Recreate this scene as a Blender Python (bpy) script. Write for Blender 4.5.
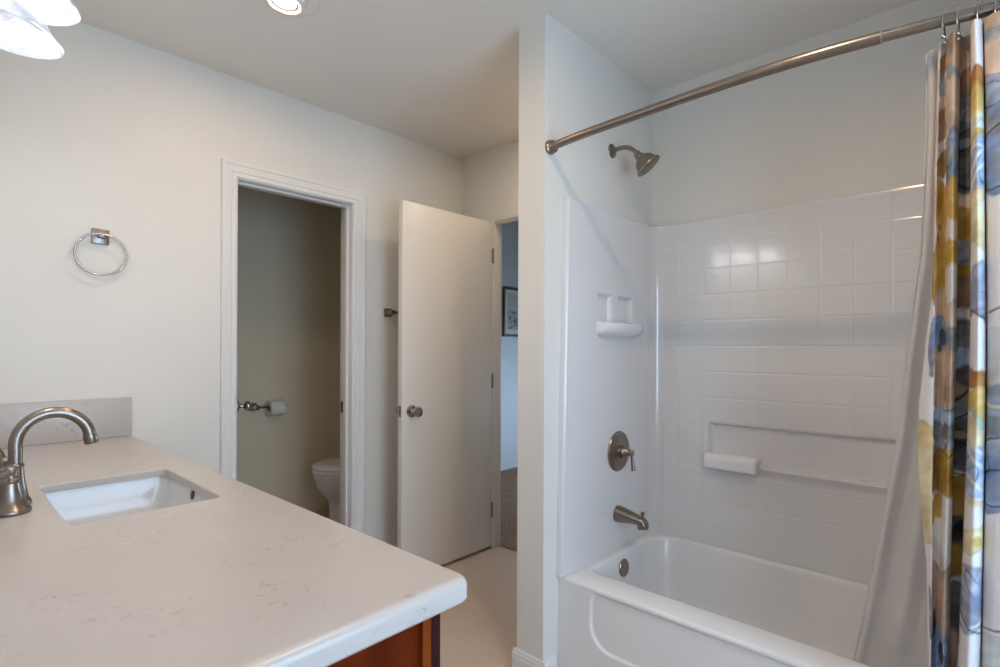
import bpy, bmesh, math, random
import numpy as np
from mathutils import Matrix, Vector
R = math.radians
random.seed(3)
C = bpy.context.scene.collection
for o in list(bpy.data.objects):
    bpy.data.objects.remove(o)
scn = bpy.context.scene

# ------------------------------------------------------------------ camera
cam = bpy.data.cameras.new('camera')
cam.sensor_width = 36
cam.lens = 0.5349 * 36
cam.shift_y = 0.0145
cam.clip_start = 0.02
camo = bpy.data.objects.new('camera', cam)
C.objects.link(camo)
camo.matrix_world = (Matrix.Translation((0, 0, 1.2209)) @ Matrix.Rotation(R(42.93 - 90), 4, 'Z')
                     @ Matrix.Rotation(R(90), 4, 'X') @ Matrix.Rotation(R(0.2268), 4, 'Z'))
scn.camera = camo

# ------------------------------------------------------------------ light and exposure
scn.view_settings.view_transform = 'Standard'
scn.view_settings.look = 'None'
scn.view_settings.gamma = 1
scn.view_settings.use_curve_mapping = False
scn.view_settings.exposure = 0.0
W = bpy.data.worlds.new('sky')
scn.world = W
W.use_nodes = True
wb = W.node_tree.nodes['Background']
wb.inputs[0].default_value = (0.52, 0.74, 1.0, 1)
wb.inputs[1].default_value = 5.9


def area(name, loc, size, power, color, direction, shape='RECTANGLE'):
    l = bpy.data.lights.new(name, 'AREA')
    l.shape = shape
    l.size = size[0]
    l.size_y = size[1]
    l.energy = power
    l.color = color
    o = bpy.data.objects.new(name, l)
    C.objects.link(o)
    o.location = loc
    o.rotation_euler = Vector(direction).to_track_quat('-Z', 'Y').to_euler()
    return o


# daylight through the bathroom window (behind the camera), the hall window, and lamps
DAY = (0.50, 0.73, 1.0)
WARM = (1.0, 0.68, 0.40)
area('window_daylight', (0.72, -1.02, 1.25), (1.3, 1.3), 18.5, DAY, (0.0, 1, -0.03))
hd_ = area('hall_daylight', (5.05, 2.3, .75), (1.1, .8), 12, (.50, .74, 1), (-1, 0.5, -0.25))
hd_.data.spread = R(110)
DL = [(0.850, 1.818), (0.945, 0.33), (2.09, 1.64)]  # last one is an added, unseen lamp brightening the entry door area
for dx, dy in DL:
    area('downlight_lamp_light', (dx - .0011, dy + .0011, 2.4172), (0.074, 0.074), 2.6 if dx > 2 else (3.8, 8.2)[dy < 1], (1, .82, .62) if dx > 2 else WARM, (-.05, .05, -1), 'DISK')  # the paler one by the entry is extra fill light
SHADES = [1.31, 1.52, 1.73]
for sy in SHADES:
    l = bpy.data.lights.new('vanity_bulb_light', 'POINT')
    l.energy = 4.0
    l.color = (0.93, 0.97, 1.0)
    l.shadow_soft_size = 0.05
    o = bpy.data.objects.new('vanity_bulb_light', l)
    C.objects.link(o)
    o.location = (0.15, sy, 1.985)


# ------------------------------------------------------------------ materials
def mat(name, color, rough=0.5, metal=0.0, spec=0.5, **kw):
    m = bpy.data.materials.new(name)
    m.use_nodes = True
    b = m.node_tree.nodes['Principled BSDF']
    b.inputs['Base Color'].default_value = (*color, 1)
    b.inputs['Roughness'].default_value = rough
    b.inputs['Metallic'].default_value = metal
    b.inputs['Specular IOR Level'].default_value = spec
    for k, v in kw.items():
        b.inputs[k.replace('_', ' ')].default_value = v
    return m


def nodes(m):
    nt = m.node_tree
    return nt, nt.nodes, nt.links, nt.nodes['Principled BSDF']


def add_noise(m, c1, c2, scale=5.0, detail=4.0, lo=0.35, hi=0.65, bump=0.0, bscale=None, coord='Object', stretch=None):
    nt, N, L, b = nodes(m)
    tc = N.new('ShaderNodeTexCoord')
    src = tc.outputs[coord]
    if stretch:
        mp = N.new('ShaderNodeMapping')
        mp.inputs['Scale'].default_value = stretch
        L.new(src, mp.inputs[0])
        src = mp.outputs[0]
    n = N.new('ShaderNodeTexNoise')
    n.inputs['Scale'].default_value = scale
    n.inputs['Detail'].default_value = detail
    L.new(src, n.inputs['Vector'])
    r = N.new('ShaderNodeValToRGB')
    r.color_ramp.elements[0].position = lo
    r.color_ramp.elements[1].position = hi
    r.color_ramp.elements[0].color = (*c1, 1)
    r.color_ramp.elements[1].color = (*c2, 1)
    L.new(n.outputs['Fac'], r.inputs[0])
    L.new(r.outputs[0], b.inputs['Base Color'])
    if bump:
        n2 = N.new('ShaderNodeTexNoise')
        n2.inputs['Scale'].default_value = bscale or scale
        n2.inputs['Detail'].default_value = 3
        L.new(src, n2.inputs['Vector'])
        bp = N.new('ShaderNodeBump')
        bp.inputs['Strength'].default_value = bump
        bp.inputs['Distance'].default_value = 0.002
        L.new(n2.outputs['Fac'], bp.inputs['Height'])
        L.new(bp.outputs[0], b.inputs['Normal'])
    return r


M = {}
M['wall'] = mat('wall_paint', (0.72, 0.70, 0.665), 0.55, spec=0.3)
add_noise(M['wall'], (0.77, 0.745, 0.69), (0.79, 0.765, 0.71), 3, bump=0.06, bscale=160)
M['ceiling'] = mat('ceiling_paint', (0.80, 0.77, 0.73), 0.8, spec=0.1)
add_noise(M['ceiling'], (0.815, 0.775, 0.715), (0.83, 0.79, 0.73), 3, bump=0.08, bscale=140)
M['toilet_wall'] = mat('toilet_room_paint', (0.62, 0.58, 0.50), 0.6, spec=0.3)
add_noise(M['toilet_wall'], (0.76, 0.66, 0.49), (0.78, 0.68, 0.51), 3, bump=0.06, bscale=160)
M['hall_wall'] = mat('hall_paint', (0.60, 0.62, 0.66), 0.6)
add_noise(M['hall_wall'], (0.60, 0.60, 0.61), (0.62, 0.62, 0.63), 3)
M['trim'] = mat('trim_gloss_paint', (0.78, 0.77, 0.75), 0.3)
M['door'] = mat('door_paint', (0.74, 0.71, 0.66), 0.35)
add_noise(M['door'], (0.79, 0.74, 0.665), (0.805, 0.755, 0.68), 2)
M['acrylic'] = mat('white_acrylic', (0.80, 0.79, 0.785), 0.16)
M['clear_acrylic'] = mat('clear_acrylic', (0.95, 0.94, 0.93), 0.08, Transmission_Weight=0.85, IOR=1.25)
M['porcelain'] = mat('porcelain', (0.68, 0.68, 0.69), 0.1)
M['nickel'] = mat('brushed_nickel', (0.28, 0.24, 0.205), 0.30, 1.0)
add_noise(M['nickel'], (0.265, 0.225, 0.195), (0.30, 0.255, 0.22), 40, stretch=(1, 1, 12))
M['dark_nickel'] = mat('dark_nickel', (0.10, 0.095, 0.09), 0.4, 0.8)
M['chrome'] = mat('polished_nickel', (0.46, 0.425, 0.39), 0.18, 1.0)
M['paper'] = mat('tissue_paper', (0.80, 0.78, 0.74), 0.9, spec=0.1)
M['card'] = mat('cardboard_core', (0.22, 0.16, 0.11), 0.9)
M['dark'] = mat('dark_gap', (0.02, 0.018, 0.016), 0.8)
M['mat_board'] = mat('mat_board', (0.62, 0.60, 0.57), 0.8)
M['frame_wood'] = mat('dark_mahogany_frame', (0.085, 0.030, 0.022), 0.45)
M['plastic_seat'] = mat('toilet_seat_plastic', (0.80, 0.78, 0.76), 0.2)

# cherry wood
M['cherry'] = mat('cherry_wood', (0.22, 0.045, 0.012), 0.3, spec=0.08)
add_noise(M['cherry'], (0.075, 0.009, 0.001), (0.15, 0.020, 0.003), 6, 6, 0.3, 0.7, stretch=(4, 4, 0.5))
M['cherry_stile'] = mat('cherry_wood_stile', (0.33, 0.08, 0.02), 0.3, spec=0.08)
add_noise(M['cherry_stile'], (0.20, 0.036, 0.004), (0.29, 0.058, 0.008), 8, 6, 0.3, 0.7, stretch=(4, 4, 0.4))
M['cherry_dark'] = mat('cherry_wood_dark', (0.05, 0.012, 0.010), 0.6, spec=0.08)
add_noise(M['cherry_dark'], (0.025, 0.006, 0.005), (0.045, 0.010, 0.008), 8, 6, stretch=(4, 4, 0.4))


def quartz():
    m = mat('speckled_quartz', (0.72, 0.66, 0.60), 0.30)
    nt, N, L, b = nodes(m)
    tc = N.new('ShaderNodeTexCoord')

    def noise(s, d, vec=None, dist=0.0):
        n = N.new('ShaderNodeTexNoise')
        n.inputs['Scale'].default_value = s
        n.inputs['Detail'].default_value = d
        n.inputs['Distortion'].default_value = dist
        L.new(vec or tc.outputs['Object'], n.inputs['Vector'])
        return n.outputs['Fac']

    def ramp(x, a, c):
        r = N.new('ShaderNodeMapRange')
        r.inputs[1].default_value = a
        r.inputs[2].default_value = c
        r.interpolation_type = 'SMOOTHSTEP'
        L.new(x, r.inputs[0])
        return r.outputs[0]

    def mul(a, c):
        n = N.new('ShaderNodeMath')
        n.operation = 'MULTIPLY'
        L.new(a, n.inputs[0])
        if isinstance(c, float):
            n.inputs[1].default_value = c
        else:
            L.new(c, n.inputs[1])
        return n.outputs[0]

    def mix(fac, a, col):
        x = N.new('ShaderNodeMix')
        x.data_type = 'RGBA'
        L.new(fac, x.inputs[0])
        if isinstance(a, tuple):
            x.inputs[6].default_value = (*a, 1)
        else:
            L.new(a, x.inputs[6])
        x.inputs[7].default_value = (*col, 1)
        return x.outputs[2]
    base = mix(ramp(noise(7, 4), 0.3, 0.7), (0.55, 0.507, 0.475), (0.525, 0.483, 0.452))
    pink = mul(mul(ramp(noise(40, 5, None, .8), 0.54, 0.66), ramp(noise(9, 2), 0.46, 0.62)), 0.42)
    c = mix(pink, base, (0.48, 0.385, 0.35))
    grey = mul(mul(ramp(noise(75, 3, None, 0.6), 0.60, 0.68), ramp(noise(9, 2), 0.48, 0.60)), 0.7)
    c = mix(grey, c, (0.36, 0.32, 0.30))
    L.new(c, b.inputs['Base Color'])
    return m


M['quartz'] = quartz()


def floor_mat():
    m = mat('plank_tile', (0.62, 0.56, 0.50), 0.4)
    nt, N, L, b = nodes(m)
    tc = N.new('ShaderNodeTexCoord')
    mp = N.new('ShaderNodeMapping')
    mp.inputs['Rotation'].default_value = (0, 0, R(90))
    mp.inputs['Location'].default_value = (0.35, 0.07, 0)
    L.new(tc.outputs['Object'], mp.inputs[0])
    br = N.new('ShaderNodeTexBrick')
    br.offset = 0.4
    br.inputs['Color1'].default_value = (0.61, 0.47, 0.37, 1)
    br.inputs['Color2'].default_value = (0.57, 0.435, 0.34, 1)
    br.inputs['Mortar'].default_value = (0.52, 0.40, 0.315, 1)
    br.inputs['Scale'].default_value = 1.0
    br.inputs['Mortar Size'].default_value = 0.0022
    br.inputs['Brick Width'].default_value = 0.9
    br.inputs['Row Height'].default_value = 0.2
    L.new(mp.outputs[0], br.inputs['Vector'])
    n = N.new('ShaderNodeTexNoise')
    n.inputs['Scale'].default_value = 5
    n.inputs['Detail'].default_value = 5
    mp2 = N.new('ShaderNodeMapping')
    mp2.inputs['Scale'].default_value = (6, 1, 1)
    L.new(tc.outputs['Object'], mp2.inputs[0])
    L.new(mp2.outputs[0], n.inputs['Vector'])
    x = N.new('ShaderNodeMix')
    x.data_type = 'RGBA'
    x.blend_type = 'MULTIPLY'
    r = N.new('ShaderNodeMapRange')
    r.inputs[1].default_value = 0.3
    r.inputs[2].default_value = 0.7
    r.inputs[3].default_value = 0.0
    r.inputs[4].default_value = 0.35
    L.new(n.outputs['Fac'], r.inputs[0])
    L.new(r.outputs[0], x.inputs[0])
    L.new(br.outputs[0], x.inputs[6])
    x.inputs[7].default_value = (0.86, 0.82, 0.78, 1)
    L.new(x.outputs[2], b.inputs['Base Color'])
    return m


M['floor'] = floor_mat()
M['carpet'] = mat('brown_carpet', (0.2, 0.16, 0.14), 0.95, spec=0.05)
add_noise(M['carpet'], (0.15, 0.085, 0.055), (0.40, 0.25, 0.17), 170, 3, 0.36, 0.64, bump=0.7, bscale=220)


def surround_mat():
    """white acrylic with a moulded square tile relief; UV = (running length, height)"""
    m = mat('tile_relief_acrylic', (0.76, 0.745, 0.735), 0.13, spec=0.7, Coat_Weight=0.7, Coat_Roughness=0.16, Coat_IOR=1.65)
    nt, N, L, b = nodes(m)
    uv = N.new('ShaderNodeUVMap')
    uv.uv_map = 'UVMap'
    sx = N.new('ShaderNodeSeparateXYZ')
    L.new(uv.outputs[0], sx.inputs[0])

    def groove(src):
        pp = N.new('ShaderNodeMath')
        pp.operation = 'FRACT'
        L.new(src, pp.inputs[0])
        a = N.new('ShaderNodeMath')
        a.operation = 'SUBTRACT'
        L.new(pp.outputs[0], a.inputs[0])
        a.inputs[1].default_value = 0.5
        c = N.new('ShaderNodeMath')
        c.operation = 'ABSOLUTE'
        L.new(a.outputs[0], c.inputs[0])
        r = N.new('ShaderNodeMapRange')
        r.interpolation_type = 'SMOOTHSTEP'
        r.inputs[1].default_value = 0.445
        r.inputs[2].default_value = 0.497
        L.new(c.outputs[0], r.inputs[0])
        return r.outputs[0]
    mx = N.new('ShaderNodeMath')
    mx.operation = 'MAXIMUM'
    L.new(groove(sx.outputs[0]), mx.inputs[0])
    L.new(groove(sx.outputs[1]), mx.inputs[1])
    at = N.new('ShaderNodeAttribute')
    at.attribute_name = 'tile'
    mu = N.new('ShaderNodeMath')
    mu.operation = 'MULTIPLY'
    L.new(mx.outputs[0], mu.inputs[0])
    L.new(at.outputs['Fac'], mu.inputs[1])
    n = N.new('ShaderNodeTexNoise')
    n.inputs['Scale'].default_value = 9
    n.inputs['Detail'].default_value = 1
    bp0 = N.new('ShaderNodeBump')
    bp0.inputs['Strength'].default_value = 0.12
    bp0.inputs['Distance'].default_value = 0.01
    L.new(n.outputs['Fac'], bp0.inputs['Height'])
    bp = N.new('ShaderNodeBump')
    bp.invert = True
    bp.inputs['Strength'].default_value = 0.6
    bp.inputs['Distance'].default_value = 0.0012
    L.new(mu.outputs[0], bp.inputs['Height'])
    L.new(bp0.outputs[0], bp.inputs['Normal'])
    L.new(bp.outputs[0], b.inputs['Normal'])
    return m


M['surround'] = surround_mat()


def alabaster():
    m = mat('alabaster_glass', (0.85, 0.86, 0.9), 0.25)
    nt, N, L, b = nodes(m)
    tc = N.new('ShaderNodeTexCoord')
    n = N.new('ShaderNodeTexNoise')
    n.inputs['Scale'].default_value = 9
    n.inputs['Detail'].default_value = 5
    n.inputs['Distortion'].default_value = 2.5
    L.new(tc.outputs['Object'], n.inputs['Vector'])
    r = N.new('ShaderNodeValToRGB')
    r.color_ramp.elements[0].position = 0.35
    r.color_ramp.elements[1].position = 0.65
    r.color_ramp.elements[0].color = (0.34, 0.375, 0.45, 1)
    r.color_ramp.elements[1].color = (1.0, 1.0, 1.0, 1)
    L.new(n.outputs['Fac'], r.inputs[0])
    b.inputs['Base Color'].default_value = (.035, .036, .04, 1)
    L.new(r.outputs[0], b.inputs['Emission Color'])
    b.inputs['Emission Strength'].default_value = 1.35
    return m


M['alabaster'] = alabaster()
M['lamp'] = mat('lamp_glow', (1, 1, 1), 0.5, Emission_Color=(1.0, 0.88, 0.76, 1), Emission_Strength=9.0)
M['bulb'] = mat('bulb_glow', (1, 1, 1), 0.5, Emission_Color=(1.0, 0.95, 0.88, 1), Emission_Strength=6.0)
M['eyeball'] = mat('eyeball_reflector', (0.95, 0.93, 0.9), 0.35, Emission_Color=(1.0, 0.86, 0.74, 1), Emission_Strength=0.0)
M['baffle'] = mat('copper_baffle', (0.62, 0.36, 0.27), 0.5)


def liner_mat():
    m = bpy.data.materials.new('translucent_vinyl')
    m.use_nodes = True
    nt = m.node_tree
    N, L = nt.nodes, nt.links
    b = N['Principled BSDF']
    b.inputs['Base Color'].default_value = (0.78, 0.755, 0.745, 1)
    b.inputs['Roughness'].default_value = 0.4
    t = N.new('ShaderNodeBsdfTranslucent')
    t.inputs[0].default_value = (0.8, 0.77, 0.76, 1)
    x = N.new('ShaderNodeMixShader')
    x.inputs[0].default_value = 0.35
    L.new(b.outputs[0], x.inputs[1])
    L.new(t.outputs[0], x.inputs[2])
    tr = N.new('ShaderNodeBsdfTransparent')
    y = N.new('ShaderNodeMixShader')
    y.inputs[0].default_value = 0.10
    L.new(x.outputs[0], y.inputs[1])
    L.new(tr.outputs[0], y.inputs[2])
    L.new(y.outputs[0], N['Material Output'].inputs[0])
    return m


M['liner'] = liner_mat()


def curtain_mat():
    m = bpy.data.materials.new('printed_cotton')
    m.use_nodes = True
    nt = m.node_tree
    N, L = nt.nodes, nt.links
    b = N['Principled BSDF']
    b.inputs['Roughness'].default_value = 0.75
    b.inputs['Specular IOR Level'].default_value = 0.2
    a = N.new('ShaderNodeAttribute')
    a.attribute_name = 'print'
    L.new(a.outputs['Color'], b.inputs['Base Color'])
    t = N.new('ShaderNodeBsdfTranslucent')
    L.new(a.outputs['Color'], t.inputs[0])
    x = N.new('ShaderNodeMixShader')
    x.inputs[0].default_value = 0.2
    L.new(b.outputs[0], x.inputs[1])
    L.new(t.outputs[0], x.inputs[2])
    L.new(x.outputs[0], N['Material Output'].inputs[0])
    return m


M['curtain'] = curtain_mat()


def art_mat():
    m = mat('landscape_print', (0.4, 0.4, 0.36), 0.7)
    add_noise(M['mat_board'], (0.61, 0.59, 0.56), (0.63, 0.61, 0.58), 4)
    add_noise(m, (0.10, 0.13, 0.10), (0.42, 0.42, 0.37), 26, 4, 0.42, 0.60)
    return m


M['art'] = art_mat()
M['art_sky'] = mat('print_sky', (0.45, 0.43, 0.40), 0.7)
M['glass'] = mat('window_glass', (1, 1, 1), 0.0, Transmission_Weight=1.0)
_nt, _N, _L, _b = nodes(M['glass'])
_t = _N.new('ShaderNodeBsdfTransparent')
_g = _N.new('ShaderNodeBsdfGlossy')
_g.inputs['Roughness'].default_value = 0.02
_x = _N.new('ShaderNodeMixShader')
_x.inputs[0].default_value = 0.06
_L.new(_t.outputs[0], _x.inputs[1])
_L.new(_g.outputs[0], _x.inputs[2])
_L.new(_x.outputs[0], _N['Material Output'].inputs[0])

# ------------------------------------------------------------------ mesh helpers
WLOC = {}


def box(bm, x0, y0, z0, x1, y1, z1, bev=0.0, seg=2):
    t = bmesh.new()
    bmesh.ops.create_cube(t, size=1)
    for v in t.verts:
        v.co = Vector(((x0 + x1) / 2 + v.co.x * (x1 - x0), (y0 + y1) / 2 + v.co.y * (y1 - y0), (z0 + z1) / 2 + v.co.z * (z1 - z0)))
    if bev:
        bmesh.ops.bevel(t, geom=t.edges[:], offset=bev, segments=seg, profile=0.5, affect='EDGES')
    merge(bm, t)


def merge(bm, t, matrix=None):
    me = bpy.data.meshes.new('tmp')
    if matrix:
        bmesh.ops.transform(t, matrix=matrix, verts=t.verts[:])
    t.to_mesh(me)
    bm.from_mesh(me)
    bpy.data.meshes.remove(me)
    t.free()


def loft(bm, rings, closed=True, cap0=True, cap1=True, wrap=False):
    vs = [[bm.verts.new(p) for p in r] for r in rings]
    n = len(vs[0])
    pairs = list(zip(vs[:-1], vs[1:]))
    if wrap:
        pairs.append((vs[-1], vs[0]))
    for a, c in pairs:
        for i in range(n if closed else n - 1):
            j = (i + 1) % n
            try:
                bm.faces.new((a[i], a[j], c[j], c[i]))
            except ValueError:
                pass
    if closed and cap0 and not wrap:
        bm.faces.new(vs[0][::-1])
    if closed and cap1 and not wrap:
        bm.faces.new(vs[-1])
    return vs


def frame_for(d):
    d = Vector(d).normalized()
    u = d.orthogonal().normalized()
    return d, u, d.cross(u)


def lathe(bm, prof, base, axis=(0, 0, 1), n=40):
    """prof = (radius, distance along the axis)"""
    d, u, w = frame_for(axis)
    base = Vector(base)
    rings = []
    for r, t in prof:
        r = max(r, 0.0002)
        rings.append([base + d * t + (u * math.cos(2 * math.pi * i / n) + w * math.sin(2 * math.pi * i / n)) * r for i in range(n)])
    loft(bm, rings)


def tube(bm, pts, rad, n=20, cap=True, closed=False):
    pts = [Vector(p) for p in pts]
    k = len(pts)
    rads = rad if isinstance(rad, (list, tuple)) else [rad] * k
    tang = []
    for i in range(k):
        a = pts[i - 1] if (i > 0 or closed) else pts[i]
        c = pts[(i + 1) % k] if (i < k - 1 or closed) else pts[i]
        tang.append((c - a).normalized())
    u = tang[0].orthogonal().normalized()
    rings = []
    for i in range(k):
        u = (u - tang[i] * u.dot(tang[i])).normalized()
        w = tang[i].cross(u)
        rings.append([pts[i] + (u * math.cos(2 * math.pi * j / n) + w * math.sin(2 * math.pi * j / n)) * rads[i] for j in range(n)])
    loft(bm, rings, True, cap, cap, wrap=closed)


def rrect(x0, y0, x1, y1, r, n=8):
    """rounded rectangle, counter-clockwise from the corner x1,y0; r = one radius or (x1y0, x1y1, x0y1, x0y0)"""
    if not isinstance(r, (tuple, list)):
        r = (r,) * 4
    out = []
    for (cx, cy, sx, sy, a0), rr in zip(((x1, y0, -1, 1, -90), (x1, y1, -1, -1, 0), (x0, y1, 1, -1, 90), (x0, y0, 1, 1, 180)), r):
        rr = max(rr, 0.0005)
        for i in range(n + 1):
            a = R(a0 + 90 * i / n)
            out.append((cx + sx * rr + math.cos(a) * rr, cy + sy * rr + math.sin(a) * rr))
    return out


def spline(pts, n=10):
    """Catmull-Rom through pts"""
    P = [Vector(p) for p in pts]
    P = [P[0] * 2 - P[1]] + P + [P[-1] * 2 - P[-2]]
    out = []
    for i in range(1, len(P) - 2):
        for k in range(n):
            t = k / n
            a, b, c, d = P[i - 1], P[i], P[i + 1], P[i + 2]
            out.append(0.5 * ((2 * b) + (c - a) * t + (2 * a - 5 * b + 4 * c - d) * t * t + (3 * b - a - 3 * c + d) * t ** 3))
    out.append(P[-2])
    return out


def obj(name, bm, m, parent=None, origin=None, smooth=True, angle=40):
    bmesh.ops.recalc_face_normals(bm, faces=bm.faces[:])
    if smooth:
        for f in bm.faces:
            f.smooth = True
        for e in bm.edges:
            if len(e.link_faces) == 2:
                e.smooth = e.calc_face_angle(0) < R(angle)
    me = bpy.data.meshes.new(name)
    if parent:
        off = Vector(WLOC[parent])
    elif origin:
        off = Vector(origin)
    else:
        off = Vector((0, 0, 0))
    bmesh.ops.translate(bm, verts=bm.verts[:], vec=-off)
    bm.to_mesh(me)
    bm.free()
    me.materials.append(M[m] if isinstance(m, str) else m)
    o = bpy.data.objects.new(name, me)
    C.objects.link(o)
    if parent:
        o.parent = bpy.data.objects[parent.name]
        WLOC[o] = off
    else:
        o.location = off
        WLOC[o] = off
    return o


def tag(o, label, cat, group=None, kind=None):
    if label:
        o['label'] = label
    if cat:
        o['category'] = cat
    if group:
        o['group'] = group
    if kind:
        o['kind'] = kind
    return o


def thing(name, label, cat, loc, group=None):
    o = bpy.data.objects.new(name, None)
    o.empty_display_size = 0.05
    C.objects.link(o)
    o.location = loc
    WLOC[o] = Vector(loc)
    return tag(o, label, cat, group)


def struct(name, bm, m, label=None, cat=None, parent=None, **kw):
    o = obj(name, bm, m, parent, **kw)
    if not parent:
        tag(o, label, cat, None, 'structure')
    return o


def NB():
    return bmesh.new()


def boxes(*bs, bev=0.0):
    bm = NB()
    for b in bs:
        box(bm, *b, bev=bev)
    return bm


# ------------------------------------------------------------------ dimensions
YA, YA2 = 2.527, 2.642      # wall with the closet opening
XC = -0.03                  # wall behind the vanity
XD, XD2 = 2.356, 2.425      # wall with the entry door, also the back of the tub alcove
XP = 1.532                  # free end of the partition
YB, YB2 = 1.206, 1.332      # partition with the tub taps
YT = -0.318                 # far end of the tub
H = 2.44
YR = -0.90                  # rear wall
YH = 3.60                   # back of the toilet room
OL, OR_, OH = 0.964, 1.554, 1.984
DH = 2.245                  # hinge side of the entry door opening
DL0 = 1.50
EH = 1.989              # head of the entry doorway

# ------------------------------------------------------------------ structure
struct('floor', boxes((-1.0, YR - .1, -0.06, 2.42, YH, 0.0)), 'floor', 'pale beige plank tile floor of the bathroom', 'floor')
struct('floor_hall', boxes((2.42, 0.4, -0.06, 5.2, YH, 0.008)), 'carpet', 'brown speckled carpet in the hall beyond the door', 'carpet floor')
struct('ceiling', boxes((-1.0, YR - .1, H, 2.54, YH + .1, H + .06)), 'ceiling', 'flat beige painted ceiling', 'ceiling')
HH = 2.76
struct('ceiling_hall', boxes((2.40, 0.3, HH, 5.2, YH + .1, HH + .06)), 'ceiling', 'ceiling of the hall beyond the entry door', 'ceiling')
hx0, hx1, hz = OL - .02, OR_ + .02, OH + .02
struct('wall_back', boxes((-0.15, YA, 0, hx0, YA2, H), (hx1, YA, 0, 2.54, YA2, H), (hx0, YA, hz, hx1, YA2, H)), 'wall',
       'off-white wall with the toilet room doorway and the towel ring', 'wall')
struct('wall_left', boxes((XC - .12, 0.45, 0, XC, YA, H), (-1.0, 0.45, 0, XC - .12, 0.57, H), (-1.0, YR, 0, -0.9, 0.45, H)), 'wall',
       'off-white wall behind the vanity', 'wall')
struct('wall_right', boxes((XD, YR, 0, XD2, DL0 - .02, H), (XD, DH + .02, 0, XD2, YA, H), (XD, DL0 - .02, EH + .02, XD2, DH + .02, H)), 'wall',
       'off-white wall at the back of the tub and around the entry door', 'wall')
struct('wall_partition', boxes((XP, YB, 0, XD, YB2, H)), 'wall', 'off-white partition wall at the tap end of the bathtub', 'wall')
struct('wall_tub_end', boxes((XP, YT - .11, 0, XD, YT, H)), 'wall', 'off-white wall at the far end of the bathtub', 'wall')
wx0, wx1, wz0, wz1 = 0.05, 1.40, 0.55, 1.88
struct('wall_front', boxes((-1.0, YR - .1, 0, wx0, YR, H), (wx1, YR - .1, 0, XD2, YR, H), (wx0, YR - .1, 0, wx1, YR, wz0), (wx0, YR - .1, wz1, wx1, YR, H)),
       'wall', 'off-white wall with the bathroom window', 'wall')
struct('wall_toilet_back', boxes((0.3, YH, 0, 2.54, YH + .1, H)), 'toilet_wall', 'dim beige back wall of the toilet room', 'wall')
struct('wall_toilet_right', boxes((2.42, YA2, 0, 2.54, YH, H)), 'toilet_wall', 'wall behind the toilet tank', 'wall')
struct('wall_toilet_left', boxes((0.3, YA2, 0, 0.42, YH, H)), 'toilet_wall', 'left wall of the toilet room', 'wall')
struct('wall_hall_back', boxes((2.54, YH - .015, 0, 5.2, YH + .1, HH), (2.43, 0.5, H + .061, 2.541, YH, HH)), 'hall_wall', 'bluish hall wall with a framed picture', 'wall')
hy0, hy1 = 1.7, 2.9
struct('wall_hall_right', boxes((4.9, 0.4, 0, 5.0, hy0, HH), (4.9, hy1, 0, 5.0, YH, HH), (4.9, hy0, 0, 5.0, hy1, .3), (4.9, hy0, 1.2, 5.0, hy1, HH)),
       'hall_wall', 'end wall of the hall', 'wall')
struct('wall_hall_front', boxes((XD2, 0.4, 0, 4.9, 0.5, HH)), 'hall_wall', 'near wall of the hall', 'wall')

# windows
bm = NB()
for b in ((wx0, YR - .09, wz0, wx0 + .05, YR - .02, wz1), (wx1 - .05, YR - .09, wz0, wx1, YR - .02, wz1),
          (wx0 + .05, YR - .09, wz0, wx1 - .05, YR - .02, wz0 + .05), (wx0 + .05, YR - .09, wz1 - .05, wx1 - .05, YR - .02, wz1),
          ((wx0 + wx1) / 2 - .02, YR - .08, wz0 + .05, (wx0 + wx1) / 2 + .02, YR - .03, wz1 - .05)):
    box(bm, *b, bev=.004)
w1 = struct('window_1', bm, 'trim', 'white framed bathroom window', 'window')
struct('pane', boxes((wx0 + .05, YR - .06, wz0 + .05, wx1 - .05, YR - .055, wz1 - .05)), 'glass', parent=w1, smooth=False)
bm = NB()
for b in ((4.92, hy0, .3, 4.98, hy0 + .05, 1.2), (4.92, hy1 - .05, .3, 4.98, hy1, 1.2), (4.92, hy0 + .05, .3, 4.98, hy1 - .05, .35), (4.92, hy0 + .05, 1.15, 4.98, hy1 - .05, 1.2)):
    box(bm, *b, bev=.004)
w2 = struct('window_2', bm, 'trim', 'white framed hall window', 'window')
struct('pane', boxes((4.945, hy0 + .05, .35, 4.95, hy1 - .05, 1.15)), 'glass', parent=w2, smooth=False)

# toilet room doorway: jamb, stop and moulded casing
bm = NB()
box(bm, hx0, YA - .004, 0, OL, YA2 + .002, hz, bev=.0015)
box(bm, OR_, YA - .004, 0, hx1, YA2 + .002, hz, bev=.0015)
box(bm, OL, YA - .004, OH, OR_, YA2 + .002, hz, bev=.0015)
box(bm, OL, YA + .035, 0, OL + .011, YA + .07, OH, bev=.002)
box(bm, OR_ - .011, YA + .035, 0, OR_, YA + .07, OH, bev=.002)
box(bm, OL + .011, YA + .035, OH - .011, OR_ - .011, YA + .07, OH, bev=.002)
t1 = struct('trim_1', bm, 'trim', 'white door jamb of the toilet room doorway', 'door jamb', angle=25)
struct('strike_plate', boxes((OR_ - .0015, YA + .075, .865, OR_ + .001, YA + .108, .925), bev=.0006), 'dark_nickel', parent=t1)


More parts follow.
